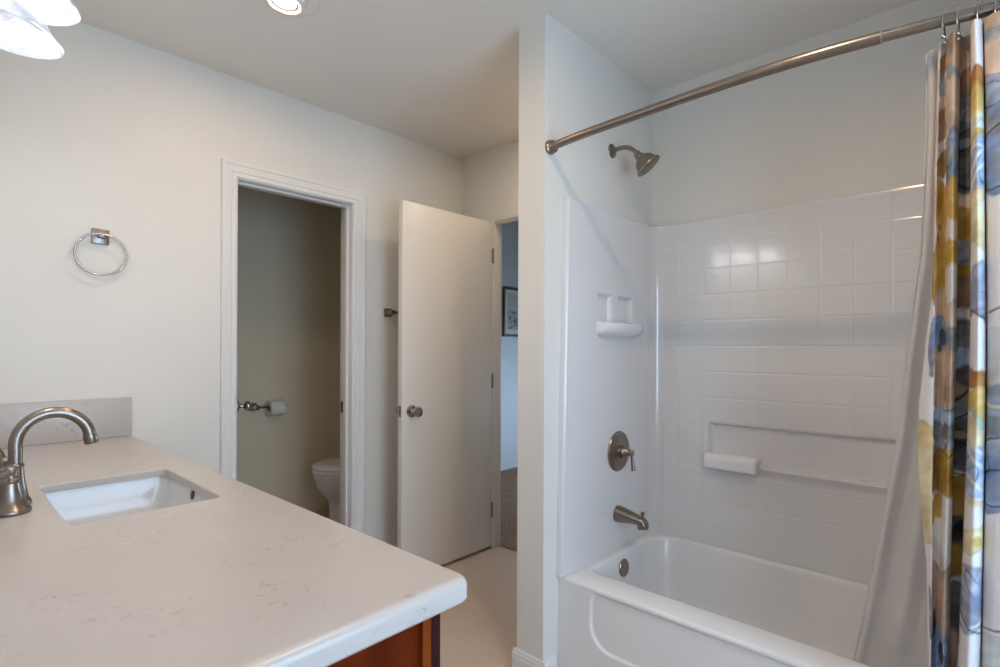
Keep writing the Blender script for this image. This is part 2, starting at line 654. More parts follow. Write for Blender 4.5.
def casing(name, label, x0, x1, z1, y, w=.066, z0=0.0):
    """mitred casing round an opening on a wall facing -Y: profile swept up, across and down"""
    prof = [(0, 0), (0, .009), (.004, .012), (.016, .012), (.020, .0095), (.024, .0135), (.046, .0165), (.052, .0165), (.054, .0195), (.063, .0195), (w, .017), (w, 0)]
    rings = []
    for (px, pz, sx, sz) in ((x0, z0, -1, 0), (x0, z1, -1, 1), (x1, z1, 1, 1), (x1, z0, 1, 0)):
        rings.append([(px + sx * a, y - d, pz + sz * a) for a, d in prof])
    bm = NB()
    loft(bm, rings)
    return struct(name, bm, 'trim', label, 'door casing', angle=12)


casing('trim_2', 'white moulded casing round the toilet room doorway', OL - .006, OR_ + .006, OH + .004, YA)

# entry doorway jamb
bm = NB()
for b in ((XD - .001, DH, 0, XD2 + .001, DH + .02, EH + .02), (XD - .001, DL0 - .02, 0, XD2 + .001, DL0, EH + .02), (XD - .001, DL0, EH, XD2 + .001, DH, EH + .02),
          (XD + .016, DL0, EH - .010, XD + .05, DH, EH)):
    box(bm, *b, bev=.0015)
struct('trim_3', bm, 'door', 'beige painted jamb of the entry doorway', 'door jamb')


# baseboards
def baseboard(name, label, segs, hgt=.083, m='trim'):
    """segs: (x0,y0,x1,y1,nx,ny) runs on the floor, n = direction into the room"""
    prof = [(0, 0), (.0135, 0), (.0135, hgt - .028), (.011, hgt - .024), (.0115, hgt - .017), (.008, hgt - .010), (.006, hgt), (0, hgt)]
    bm = NB()
    for x0, y0, x1, y1, nx, ny in segs:
        loft(bm, [[(x + nx * d, y + ny * d, z) for d, z in prof] for x, y in ((x0, y0), (x1, y1))])
    return struct(name, bm, m, label, 'baseboard', angle=20)


baseboard('baseboard_back', 'white baseboard along the wall beside the entry door', [(OR_ + .074, YA, XD, YA, 0, -1), (0.56, YA, OL - .074, YA, 0, -1)])
baseboard('baseboard_partition', 'white baseboard round the free end of the partition', [(XP, YB - .0135, XP, YB2 + .0135, -1, 0), (XP - .0, YB, 1.600, YB, 0, -1), (XP, YB2, XD, YB2, 0, 1)])
baseboard('baseboard_right', 'white baseboard beside the entry doorway', [(XD, YB2 + .0135, XD, DL0 - .02, -1, 0), (XD, DH + .07, XD, YA - .0135, -1, 0)])
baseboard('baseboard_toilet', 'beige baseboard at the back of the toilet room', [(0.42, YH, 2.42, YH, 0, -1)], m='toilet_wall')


# ------------------------------------------------------------------ doors
def knob(parent, at, n, name='knob'):
    """door knob on a face at `at`, outward normal n"""
    bm = NB()
    lathe(bm, [(.0325, 0), (.0325, .004), (.030, .008), (.024, .0095), (.014, .012), (.011, .018), (.011, .032), (.016, .037), (.0245, .043), (.0275, .050), (.0275, .058),
               (.024, .066), (.015, .0695), (.004, .0700)], at, n, 36)
    return obj(name, bm, 'chrome', parent)


# entry door, standing open, parallel to the back wall
dz0, dz1 = .018, EH - .005
dx0, dx1, dy0, dy1 = 1.677, 2.353, 2.250, 2.285
d1 = struct('door_1', boxes((dx0, dy0, dz0, dx1, dy1, dz1), bev=.0015), 'door', 'plain off-white entry door standing open against the wall', 'door')
k = knob(d1, (1.738, dy0, .888), (0, -1, 0))
knob(d1, (1.738, dy1, .888), (0, 1, 0))
bm = boxes((dx0 - .0012, dy0 + .006, .862, dx0 + .001, dy1 - .006, .918), bev=.0005)
lt = obj('latch_plate', bm, 'nickel', d1)
obj('latch_bolt', boxes((dx0 - .012, dy0 + .011, .882, dx0, dy1 - .011, .899), bev=.003), 'chrome', d1)
for hz_ in (1.78, 1.02, .24):
    bm = NB()
    lathe(bm, [(.004, 0), (.005, .002), (.005, .085), (.004, .088), (.002, .091)], (dx1 - .004, dy0 - .0055, hz_ - .045), n=16)
    box(bm, dx1 - .010, dy0 - .001, hz_ - .044, dx1 - .004, dy0 + .001, hz_ + .044)
    obj('hinge', bm, 'nickel', d1)

# toilet room door, swung into the toilet room
th = R(68.3)
hp = Vector((OL + .002, YA2 + .004, 0))
u = Vector((math.cos(th), math.sin(th), 0))
nrm = Vector((math.sin(th), -math.cos(th), 0))
t = NB()
box(t, 0.004, -.035, .012, .585, 0.0, OH - .004, bev=.0015)
bm = NB()
mm = Matrix(((u.x, -nrm.x, 0, hp.x + nrm.x * 0), (u.y, -nrm.y, 0, hp.y + nrm.y * 0), (0, 0, 1, 0), (0, 0, 0, 1)))
merge(bm, t, mm)
d2 = struct('door_2', bm, 'door', 'toilet room door swung inward, its knob showing at the jamb', 'door')
kb = hp + u * .525 + nrm * .035
knob(d2, (kb.x, kb.y, .888), nrm)
kb2 = hp + u * .525
knob(d2, (kb2.x, kb2.y, .888), -nrm)


# ------------------------------------------------------------------ vanity
def prism_rect_ring(x0, y0, x1, y1, r, z, n=8):
    return [(x, y, z) for x, y in rrect(x0, y0, x1, y1, r, n)]


KX, KY, KZ, KT = 0.577, 0.596, 0.8685, 0.038
va = thing('vanity_cabinet', 'cherry wood vanity cabinet with dark framed front under the pale countertop', 'cabinet', (.25, 1.55, 0))
y0c, y1c, xc1 = .620, 2.52, .536
obj('carcass', boxes((XC + .004, y0c + .008, .10, xc1 - .018, y0c + .026, KZ - KT - .001), (XC + .004, y1c - .018, .10, xc1 - .018, y1c, KZ - KT - .001),
                     (XC + .004, y0c + .026, .10, XC + .016, y1c - .018, KZ - KT - .001), (XC + .016, y0c + .026, .10, xc1 - .018, y1c - .018, .118)), 'cherry', va, smooth=False)
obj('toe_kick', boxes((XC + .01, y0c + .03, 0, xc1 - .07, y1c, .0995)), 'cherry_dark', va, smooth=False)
bm = NB()
box(bm, xc1 - .034, y0c, .10, xc1 - .018, y0c + .018, KZ - KT - .001, bev=.001)
box(bm, XC + .004, y0c, .10, XC + .05, y0c + .018, KZ - KT - .001, bev=.001)
box(bm, XC + .05, y0c, .10, xc1 - .034, y0c + .018, .16, bev=.001)
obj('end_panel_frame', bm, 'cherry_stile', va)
bm = NB()
for b in ((xc1 - .018, y0c, .10, xc1, y0c + .04, KZ - KT - .001), (xc1 - .018, y1c - .04, .10, xc1, y1c, KZ - KT - .001),
          (xc1 - .018, y0c + .04, .10, xc1, y1c - .04, .14), (xc1 - .018, y0c + .04, KZ - KT - .045, xc1, y1c - .04, KZ - KT - .001)):
    box(bm, *b, bev=.001)
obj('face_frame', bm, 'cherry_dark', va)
nd = 4
wd = (y1c - y0c - .06) / nd
for i in range(nd):
    a = y0c + .03 + i * wd + .006
    c = a + wd - .012
    bm = NB()
    z0_, z1_ = .13, .775
    box(bm, xc1 + .001, a, z0_, xc1 + .016, a + .055, z1_, bev=.002)
    box(bm, xc1 + .001, c - .055, z0_, xc1 + .016, c, z1_, bev=.002)
    box(bm, xc1 + .001, a + .055, z0_, xc1 + .016, c - .055, z0_ + .055, bev=.002)
    box(bm, xc1 + .001, a + .055, z1_ - .055, xc1 + .016, c - .055, z1_, bev=.002)
    box(bm, xc1 + .001, a + .05, z0_ + .05, xc1 + .008, c - .05, z1_ - .05)
    dd = obj('door', bm, 'cherry', va)
    bm = NB()
    yk = c - .028 if i % 2 == 0 else a + .028
    lathe(bm, [(.007, 0), (.0055, .006), (.0055, .012), (.013, .017), (.0145, .022), (.011, .027), (.002, .028)], (xc1 + .016, yk, .70), (1, 0, 0), 20)
    obj('knob', bm, 'nickel', dd)

# countertop with an undermount cut-out
SX0, SY0, SX1, SY1 = .195, 1.333, .476, 1.763
ct = thing('countertop', 'pale speckled quartz vanity countertop with a rounded corner', 'countertop', (.25, 1.55, KZ - KT))
bm = NB()
rc = (.020, .004, .002, .02)
rb = .014
x0k, y1k = XC + .002, YA - .002
rings = []
for i in range(6):
    a = R(90 * i / 5)
    ins = rb * (1 - math.sin(a))
    rings.append(prism_rect_ring(x0k, KY + ins, KX - ins, y1k, (rc[0] - ins * .5, rc[1], rc[2], rc[3]), KZ - rb + rb * math.cos(a)))
rings.append(prism_rect_ring(x0k, KY, KX, y1k, rc, KZ - KT + .004))
rings.append(prism_rect_ring(x0k, KY + .003, KX - .003, y1k, rc, KZ - KT))
vs = loft(bm, rings, cap0=False, cap1=False)
hole = [bm.verts.new((x, y, KZ)) for x, y in rrect(SX0, SY0, SX1, SY1, .018, 6)]
hole2 = [bm.verts.new((x, y, KZ - .020)) for x, y in rrect(SX0, SY0, SX1, SY1, .018, 6)]
hole1 = [bm.verts.new((x, y, KZ - .0025)) for x, y in rrect(SX0, SY0, SX1, SY1, .018, 6)]
hole0 = [bm.verts.new((x, y, KZ)) for x, y in rrect(SX0 - .0025, SY0 - .0025, SX1 + .0025, SY1 + .0025, .0205, 6)]
for v in hole:
    bm.verts.remove(v)
nh = len(hole0)
for A_, B_ in ((hole0, hole1), (hole1, hole2)):
    for i in range(nh):
        j = (i + 1) % nh
        bm.faces.new((A_[i], A_[j], B_[j], B_[i]))
rab = [bm.verts.new((x, y, KZ - .020)) for x, y in rrect(SX0 - .024, SY0 - .024, SX1 + .024, SY1 + .024, .03, 6)]
under = [bm.verts.new((x, y, KZ - KT)) for x, y in rrect(SX0 - .024, SY0 - .024, SX1 + .024, SY1 + .024, .03, 6)]
for i in range(nh):
    j = (i + 1) % nh
    bm.faces.new((hole2[i], hole2[j], rab[j], rab[i]))
    bm.faces.new((rab[i], rab[j], under[j], under[i]))


def edges_of(loop):
    out = []
    for i in range(len(loop)):
        a, c = loop[i], loop[(i + 1) % len(loop)]
        e = bm.edges.get((a, c)) or bm.edges.new((a, c))
        out.append(e)
    return out


bmesh.ops.triangle_fill(bm, use_beauty=True, use_dissolve=False, edges=edges_of(vs[0]) + edges_of(hole0))
bmesh.ops.triangle_fill(bm, use_beauty=True, use_dissolve=False, edges=edges_of(vs[-1]) + edges_of(under))
for v in bm.verts:
    if v.co.x > .52:
        v.co.x -= .0155 * (v.co.y - .60) / 1.92 - .0025
obj('slab', bm, 'quartz', ct, angle=35)
obj('side_splash', boxes((XC + .022, YA - .022, KZ + .0003, KX - .0185, YA - .001, 1.021), bev=.0025), 'quartz', ct)
obj('backsplash', boxes((XC + .001, KY + .01, KZ, XC + .022, YA - .022, 1.021), bev=.0025), 'quartz', ct)

# sink basin
sk = thing('sink', 'white rectangular undermount sink set in the vanity countertop', 'sink', ((SX0 + SX1) / 2, 1.55, .70))
bm = NB()
zt = KZ - .0208
rings = []
for ins, z, r in ((-.016, zt - .006, .03), (-.016, zt, .03), (-.007, zt, .024), (-.006, zt - .004, .024), (.002, zt - .05, .03), (.012, zt - .10, .04), (.030, zt - .128, .05),
                  (.060, zt - .138, .05), (.11, zt - .142, .03)):
    rings.append(prism_rect_ring(SX0 + ins, SY0 + ins, SX1 - ins, SY1 - ins, r, z))
for ins, z, r in ((.06, zt - .150, .05), (.018, zt - .135, .05), (-.002, zt - .10, .045), (-.010, zt - .03, .03)):
    rings.append(prism_rect_ring(SX0 + ins, SY0 + ins, SX1 - ins, SY1 - ins, r, z))
loft(bm, rings[:9], cap0=False)
loft(bm, [rings[0]] + rings[:8:-1], cap0=False)
obj('basin', bm, 'porcelain', sk)
bm = NB()
lathe(bm, [(.022, 0), (.022, .002), (.018, .003), (.016, .0005), (.002, .0005)], (.327, 1.55, zt - .1415), n=28)
obj('drain', bm, 'chrome', sk)
bm = NB()
lathe(bm, [(.0115, -.002), (.0115, .0030), (.0085, .0038), (.001, .0038)], (SX1 + .004, 1.545, zt - .016), (-1, 0, .12), 24)
obj('overflow_hole', bm, 'dark_nickel', sk)

# faucet: gooseneck spout and two lever handles
fc = thing('faucet', 'brushed nickel gooseneck faucet with lever handles behind the sink', 'faucet', (.132, 1.60, KZ + .0005))


def bell(bm, x, y, r0, rt, h):
    lathe(bm, [(r0 * .96, 0), (r0, .002), (r0, .007), (r0 * .95, .010), (r0 * .80, .018), (r0 * .68, h * .45), (r0 * .60, h * .62), (rt, h * .95), (rt, h)], (x, y, KZ + .0005), n=40)


fx, fy = .137, 1.592
bm = NB()
bell(bm, fx, fy, .0285, .0145, .085)
lathe(bm, [(.0145, 0), (.016, .004), (.0145, .008), (.0125, .010)], (fx, fy, KZ + .083), n=36)
obj('spout_base', bm, 'nickel', fc)
bm = NB()
rad = .0665
zc = KZ + .1335
pts = [(fx, fy, KZ + .085), (fx, fy, KZ + .105), (fx, fy, KZ + .125)]
for i in range(25):
    a = R(180 - 174 * i / 24)
    pts.append((fx + rad + rad * math.cos(a), fy, zc + rad * math.sin(a)))
pts.append(tuple(Vector(pts[-1]) + (Vector(pts[-1]) - Vector(pts[-2])).normalized() * .002))
tube(bm, pts, .0126, 24)
obj('spout', bm, 'nickel', fc)
e0, e1 = Vector(pts[-2]), Vector(pts[-1])
dr = (e1 - e0).normalized()
bm = NB()
lathe(bm, [(.0122, -.004), (.0138, -.003), (.0142, .001), (.0142, .016), (.0132, .018), (.011, .018), (.0105, .014), (.001, .013)], e1, dr, 28)
obj('aerator', bm, 'nickel', fc)
for hx, hy, up in ((.1225, 1.522, 0), (.124, 1.656, 1)):
    bm = NB()
    bell(bm, hx, hy, .0355, .0165, .066)
    lathe(bm, [(.0165, 0), (.0178, .003), (.0178, .007), (.0150, .010), (.012, .016), (.013, .022), (.012, .029), (.007, .034), (.001, .0355)], (hx, hy, KZ + .064), n=32)
    hb = obj('handle_base', bm, 'nickel', fc)
    bm = NB()
    if up:
        pts = spline([(hx, hy, KZ + .085), (hx - .008, hy + .006, KZ + .112), (hx - .022, hy + .014, KZ + .132), (hx - .042, hy + .024, KZ + .140)], 8)
    else:
        pts = spline([(hx, hy, KZ + .082), (hx - .006, hy - .022, KZ + .088), (hx - .016, hy - .050, KZ + .090), (hx - .028, hy - .078, KZ + .093)], 8)
    k = len(pts)
    tube(bm, pts, [.0075 - .0025 * math.sin(math.pi * i / (k - 1)) + .001 * (i / (k - 1)) for i in range(k)], 16)
    obj('lever', bm, 'nickel', hb)

# vanity light: bar with three alabaster shades
vl = thing('vanity_light', 'three-shade vanity light with glowing alabaster glass bells', 'light fixture', (XC, 1.52, 2.05))
bm = NB()
rings = [[(XC + d, 1.52 + (y - 1.52), z) for y, z in rrect(1.23 + i, 2.02 + i, 1.81 - i, 2.12 - i, .045, 8)] for d, i in ((.0005, 0), (.014, 0), (.020, .005), (.022, .014))]
loft(bm, rings)
obj('back_plate', bm, 'nickel', vl)
for sy in SHADES:
    bm = NB()
    tube(bm, spline([(XC + .018, sy, 2.07), (XC + .06, sy, 2.10), (XC + .13, sy, 2.115), (.150, sy, 2.095), (.152, sy, 2.062)], 8), .008, 14)
    lathe(bm, [(.010, 0), (.021, .004), (.024, .015), (.024, .03), (.018, .036), (.008, .038)], (.152, sy, 2.036), n=28)
    obj('arm', bm, 'nickel', vl)
    bm = NB()
    outer = [(.026, .092), (.034, .088), (.043, .076), (.050, .060), (.057, .042), (.066, .024), (.077, .010), (.084, .003), (.0855, 0)]
    inner = [(r - .004, z) for r, z in outer[::-1]]
    lathe(bm, outer + [(.0838, -.001)] + inner, (.152, sy, 1.958), n=48)
    obj('shade', bm, 'alabaster', vl)
    bm = NB()
    lathe(bm, [(.010, .07), (.012, .055), (.022, .035), (.026, .018), (.022, .002), (.011, -.006), (.001, -.008)], (.152, sy, 1.975), n=24)
    obj('bulb', bm, 'bulb', vl)

# ------------------------------------------------------------------ fittings on the back wall
tr = thing('towel_ring', 'brushed nickel towel ring on a square plate beside the vanity', 'towel ring', (.458, YA, 1.643))
bm = NB()
box(bm, .429, YA - .010, 1.613, .485, YA - .0005, 1.671, bev=.003)
obj('mount_plate', bm, 'nickel', tr)
bm = NB()
box(bm, .446, YA - .042, 1.634, .470, YA - .0095, 1.652, bev=.004)
obj('post', bm, 'nickel', tr)
bm = NB()
pts = [(.456 + .081 * math.sin(2 * math.pi * i / 64), YA - .034 - .006 * math.cos(2 * math.pi * i / 64), 1.570 + .077 * math.cos(2 * math.pi * i / 64)) for i in range(64)]
tube(bm, pts, .0042, 14, closed=True)
obj('ring', bm, 'chrome', tr)

tb = thing('towel_bar', 'brushed nickel towel bar behind the open entry door', 'towel bar', (2.0, YA, 1.418))
for bx in (1.778, 2.238):
    bm = NB()
    box(bm, bx - .024, YA - .012, 1.394, bx + .024, YA - .0005, 1.442, bev=.003)
    box(bm, bx - .013, YA - .060, 1.405, bx + .013, YA - .011, 1.431, bev=.003)
    obj('bracket', bm, 'nickel', tb)
bm = NB()
tube(bm, [(1.786, YA - .045, 1.418), (2.23, YA - .045, 1.418)], .008, 16)
obj('bar', bm, 'nickel', tb)

# ------------------------------------------------------------------ downlights
for i, (dx, dy) in enumerate(DL):
    dl = thing('downlight', ['round eyeball downlight in the ceiling near the toilet room doorway', 'round eyeball downlight in the ceiling near the tub curtain', 'unseen extra downlight behind the partition, added to brighten the entry door'][i], 'ceiling light', (dx, dy, H), 'recessed eyeball downlights')
    bm = NB()
    lathe(bm, [(.060, -.0005), (.098, -.0005), (.099, -.003), (.096, -.006), (.070, -.009), (.062, -.007), (.060, -.004)], (dx + .016, dy - .006, H), n=56)
    obj('trim_ring', bm, 'ceiling', dl)
    ax = Vector((-.05, .05, -1)).normalized()
    c_ = Vector((dx, dy, H - .001))
    bm = NB()
    lathe(bm, [(.058, 0), (.0605, .012), (.0585, .022), (.055, .0265), (.0525, .0255), (.0440, .0200), (.0425, .019)], c_, ax, 48)
    bmesh.ops.delete(bm, geom=[f for f in bm.faces if len(f.verts) > 4], context='FACES')
    obj('eyeball', bm, 'trim', dl)
    bm = NB()
    lathe(bm, [(.0442, .0200), (.0385, .0190), (.0380, .0175)], c_, ax, 48)
    bmesh.ops.delete(bm, geom=[f for f in bm.faces if len(f.verts) > 4], context='FACES')
    obj('baffle', bm, 'baffle', dl)
    bm = NB()
    lathe(bm, [(.0382, .0140), (.0382, .0195), (.034, .0201), (.002, .0203)], c_, ax, 48)
    obj('lamp', bm, 'lamp', dl)

# ------------------------------------------------------------------ bathtub
TZ = .37
TX0, TX1, TY0, TY1 = 1.622, 2.345, YT + .001, YB - .001
bt = thing('bathtub', 'white acrylic alcove bathtub with a panelled apron', 'bathtub', (1.97, (TY0 + TY1) / 2, 0))


def tring(x0, y0, x1, y1, r, z, n=12):
    return [(x, y, z) for x, y in rrect(x0, y0, x1, y1, r, n)]


bm = NB()
IX0, IX1, IY0, IY1 = 1.742, 2.312, -.225, 1.148
rr_ = (.13, .13, .045, .045)
rings = [tring(TX0 + .012, TY0, TX1, TY1, .004, TZ - .03), tring(TX0 + .001, TY0, TX1, TY1, .004, TZ - .018), tring(TX0, TY0, TX1, TY1, .005, TZ - .012), tring(TX0 + .003, TY0, TX1, TY1, .006, TZ - .004),
         tring(TX0 + .012, TY0, TX1, TY1, .008, TZ)]


def inner(dx0, dy1, dx1, dy0, z, ra):
    return tring(IX0 + dx0, IY0 + dy0, IX1 - dx1, IY1 - dy1, ra, z)


for d, z in ((-.010, TZ - .0005), (-.004, TZ - .002), (0, TZ - .007), (.004, TZ - .018)):
    rings.append(inner(d, d, d, d, z, tuple(max(.02, q - d) for q in rr_)))
rings.append(inner(.018, .008, .018, .05, .26, (.15, .14, .07, .08)))
rings.append(inner(.034, .018, .034, .11, .16, (.17, .15, .09, .1)))
rings.append(inner(.052, .034, .052, .17, .10, (.18, .16, .11, .12)))
rings.append(inner(.085, .075, .085, .23, .068, (.17, .15, .12, .12)))
rings.append(inner(.14, .14, .14, .30, .058, (.12, .12, .10, .10)))
loft(bm, rings, cap0=False)
obj('basin', bm, 'acrylic', bt, angle=60)
# apron with a shallow recessed panel
bm = NB()
ny, nz = 380, 110


def sdbox(y, z):
    cy, cz, hy, hz_, r = .444, .270, .618, .115, .085
    qx, qz = abs(y - cy) - hy + r, abs(z - cz) - hz_ + r
    return math.hypot(max(qx, 0), max(qz, 0)) + min(max(qx, qz), 0) - r


grid = []
for i in range(ny + 1):
    y = TY0 + (TY1 - TY0) * i / ny
    row = []
    for j in range(nz + 1):
        z = .0 + (TZ - .014) * j / nz
        s = max(0, min(1, .5 - sdbox(y, z) / .008))
        s = s * s * (3 - 2 * s)
        x = TX0 + .001 + +.009 * s - .006 * (1 - z / TZ)
        row.append(bm.verts.new((x, y, z)))
    grid.append(row)
for i in range(ny):
    for j in range(nz):
        bm.faces.new((grid[i][j], grid[i + 1][j], grid[i + 1][j + 1], grid[i][j + 1]))
obj('apron', bm, 'acrylic', bt, angle=80)
bm = NB()
oc = Vector((1.990, IY1 - .0060, .306))
lathe(bm, [(.036, -.002), (.0365, .004), (.033, .008), (.014, .010), (.012, .0085), (.001, .0085)], oc, (0, -1, .10), 36)
obj('overflow_plate', bm, 'nickel', bt)
bm = NB()
lathe(bm, [(.034, 0), (.033, .003), (.026, .004), (.024, .001), (.002, .001)], (2.03, .92, .058), n=32)
obj('drain', bm, 'nickel', bt)

# ------------------------------------------------------------------ moulded surround
PF, BF = YB - .028, XD - .030        # faces of the tap-end panel and the back panel
YE = YT + .028
cr = .055
path = []      # (x, y, nx, ny, s)


def addp(x, y, nx, ny):
    s = 0 if not path else path[-1][4] + math.hypot(x - path[-1][0], y - path[-1][1])
    path.append((x, y, nx, ny, s))


ST = .006
N1 = int((BF - cr - 1.655) / ST)
for i in range(N1 + 1):
    addp(1.655 + (BF - cr - 1.655) * i / N1, PF, 0, -1)
for i in range(1, 12):
    a = R(90 - 90 * i / 12)
    addp(BF - cr + cr * math.cos(a), PF - cr + cr * math.sin(a), -math.cos(a), -math.sin(a))
N2 = int((PF - YE - 2 * cr) / ST)
for i in range(N2 + 1):
    addp(BF, PF - cr - (PF - YE - 2 * cr) * i / N2, -1, 0)
for i in range(1, 12):
    a = R(-90 * i / 12)
    addp(BF - cr + cr * math.cos(a), YE + cr + cr * math.sin(a), -math.cos(a), -math.sin(a))
N3 = 60
for i in range(N3 + 1):
    addp(BF - cr - (BF - cr - 1.655) * i / N3, YE, 0, 1)
zs = [TZ + .0005 + (1.786 - TZ) * j / 236 for j in range(237)]


def box_mask(a, c, a0, a1, c0, c1, soft):
    d = min(a - a0, a1 - a, c - c0, c1 - c)
    t_ = max(0, min(1, d / soft + .5))
    return t_ * t_ * (3 - 2 * t_)


bm = NB()
uvl = bm.loops.layers.uv.new('UVMap')
til = bm.verts.layers.float.new('tile')
cols = []
meta = []
for (x, y, nx, ny_, s) in path:
    col = []
    left = ny_ == -1
    back = nx == -1
    for j, z in enumerate(zs):
        rec = 0.0
        if left:
            rec = .020 * max(box_mask(x, z, 1.852, 1.953, 1.315, 1.438, .008), box_mask(x, z, 2.005, 2.117, 1.315, 1.438, .008))
        if back:
            rec = .020 * box_mask(y, z, .065, .915, .735, .897, .009)
        top = max(0, (z - 1.784) / .008)
        rec += .006 * min(1, top) ** 2
        xx = x
        if x < 2.0:                       # front flange runs out towards the tub rim
            w = max(0, min(1, (2.0 - x) / .35))
            xx = x - w * .035 * max(0, (1.80 - z) / 1.43)
        col.append(bm.verts.new((xx - nx * rec, y - ny_ * rec, z)))
    # top return to the wall
    col.append(bm.verts.new((x - nx * .0265 if abs(nx) > .5 else x, y - ny_ * .0265 if abs(ny_) > .5 else y, 1.7865)))
    cols.append(col)
    meta.append((left, back))
zz = zs + [1.7865]
uvd = {}
for ci, col in enumerate(cols):
    x, y, nx, ny_, s = path[ci]
    for j, v in enumerate(col):
        q = (y - .274) / .112 if nx != 0 else (x - 1.72) / .112
        uvd[v] = (q, (zz[j] - 1.569) / .112)
        edge = min(1, max(0, (1.70 - x) / -.03)) if nx == 0 else 1
        inrec = (nx == -1 and .04 < y < .94 and .70 < zz[j] < .915)
        v[til] = 0.0 if inrec else (1.0 if nx == -1 else (.0 if nx != 0 else .28 * edge))
for ci in range(len(cols) - 1):
    for j in range(len(zz) - 1):
        f = bm.faces.new((cols[ci][j], cols[ci + 1][j], cols[ci + 1][j + 1], cols[ci][j + 1]))
        for lp in f.loops:
            lp[uvl].uv = uvd[lp.vert]
# rolled front flanges
for col, sgn, yw in ((cols[0], 1, YB - .0005), (cols[-1], -1, YT + .0005)):
    rings = []
    for j in range(0, len(zz), 4):
        v = col[j]
        y = v.co.y
        rings.append([(v.co.x + .004, y + sgn * .002, v.co.z), (v.co.x, y - sgn * .0005, v.co.z), (v.co.x - .006, y + sgn * .001, v.co.z), (v.co.x - .011, y + sgn * .004, v.co.z),
                      (v.co.x - .013, y + sgn * .012, v.co.z), (v.co.x - .013, yw, v.co.z), (v.co.x + .004, yw, v.co.z)])
    loft(bm, rings)
sr = thing('tub_surround', 'white moulded tub surround with square tile relief', 'shower surround', (2.0, .44, TZ))
obj('wall_panel', bm, 'surround', sr, angle=50)
# soap shelf on the tap-end panel
bm = NB()
rings = []
sx0, sx1, zt_, zb_ = 1.832, 2.190, 1.328, 1.262
for fz, prot in ((0, .052), (.08, .060), (.35, .060), (.65, .052), (.85, .036), (1.0, .010)):
    z = zt_ - (zt_ - zb_) * fz
    ring = []
    for i in range(25):
        t_ = i / 24
        xx = sx0 + (sx1 - sx0) * t_
        e = (1 - abs(2 * t_ - 1) ** 3.5) ** .6 if 0 < t_ < 1 else 0
        zz_ = z + (.022 * abs(2 * t_ - 1) ** 2.2 * fz)
        ring.append((xx, PF + .002 - prot * e, zz_))
    ring += [(sx1, PF + .004, z), (sx0, PF + .004, z)]
    rings.append(ring)
loft(bm, rings)
obj('soap_shelf', bm, 'acrylic', sr, angle=50)
for b0, b1 in ((.712, .930), (.060, .278)):
    bm = NB()
    rings = [[(BF + .018 - d, y, z) for y, z in rrect(b0 + i, .708 + i, b1 - i, .772 - i - zi, .010, 5)] for d, i, zi in ((0, 0, 0), (.050, 0, 0), (.058, .003, .003), (.062, .008, .008), (.063, .012, .012))]
    loft(bm, rings)
    obj('soap_ledge', bm, 'acrylic', sr, angle=40)
bm = NB()
tube(bm, [(BF - .022, .725, .741), (BF - .022, .270, .741)], .0105, 20)
obj('grab_bar', bm, 'clear_acrylic', sr)

# ------------------------------------------------------------------ shower fittings
sh = thing('shower', 'brushed nickel bell shower head on a bent arm high on the tap-end wall', 'shower', (1.992, YB, 2.062))
bm = NB()
lathe(bm, [(.030, .0005), (.030, .003), (.026, .007), (.014, .010), (.011, .012)], (1.992, YB, 2.062), (0, -1, 0), 36)
obj('flange', bm, 'nickel', sh)
bm = NB()
arm = spline([(1.992, YB - .002, 2.062), (1.992, YB - .040, 2.0645), (1.992, YB - .078, 2.058), (1.992, YB - .106, 2.036), (1.992, YB - .120, 2.018)], 10)
tube(bm, arm, .0088, 18)
obj('arm', bm, 'nickel', sh)
hd = Vector((.27, -.56, -.74)).normalized()
p0 = Vector((1.994, YB - .116, 2.024))
bm = NB()
lathe(bm, [(.011, -.006), (.0135, -.003), (.0135, .006), (.0115, .008), (.0165, .012), (.0185, .018), (.0180, .022), (.026, .027), (.035, .035), (.042, .046), (.0455, .056), (.048, .064), (.052, .068), (.055, .070),
           (.055, .076), (.053, .0775), (.047, .0775)], p0, hd, 44)
shd = obj('shower_head', bm, 'nickel', sh)
bm = NB()
lathe(bm, [(.0475, .070), (.0475, .0785), (.042, .080), (.012, .0815), (.001, .0815)], p0, hd, 40)
d_, u_, w_ = frame_for(hd)
for ring_r, cnt in ((.012, 8), (.024, 14), (.036, 20)):
    for i in range(cnt):
        a = 2 * math.pi * i / cnt
        lathe(bm, [(.0016, 0), (.0014, .0022), (.0004, .0026)], p0 + d_ * .0805 + (u_ * math.cos(a) + w_ * math.sin(a)) * ring_r, hd, 6)
obj('spray_face', bm, 'nickel', shd)

sv = thing('shower_valve', 'round brushed nickel shower valve plate with a drop lever', 'shower valve', (2.004, PF, .786))
vc = Vector((2.004, PF - .0005, .786))
bm = NB()
lathe(bm, [(.084, 0), (.085, .003), (.082, .008), (.070, .012), (.056, .0135), (.052, .0125), (.048, .0145), (.030, .0155), (.027, .0155), (.026, .018), (.0255, .026), (.001, .026)], vc, (0, -1, 0), 56)
obj('escutcheon', bm, 'nickel', sv)
bm = NB()
lathe(bm, [(.0265, .027), (.0265, .031), (.022, .034), (.0185, .042), (.0135, .052), (.0115, .057), (.013, .061), (.0135, .066), (.010, .072), (.001, .074)], vc, (0, -1, 0), 36)
hb = obj('handle', bm, 'nickel', sv)
bm = NB()
pts = spline([(vc.x, PF - .064, .784), (vc.x + .002, PF - .066, .762), (vc.x + .003, PF - .069, .738), (vc.x + .003, PF - .072, .713)], 8)
k = len(pts)
tube(bm, pts, [.0062 + .0032 * (i / (k - 1)) ** 1.5 for i in range(k)], 16)
obj('lever', bm, 'nickel', hb)

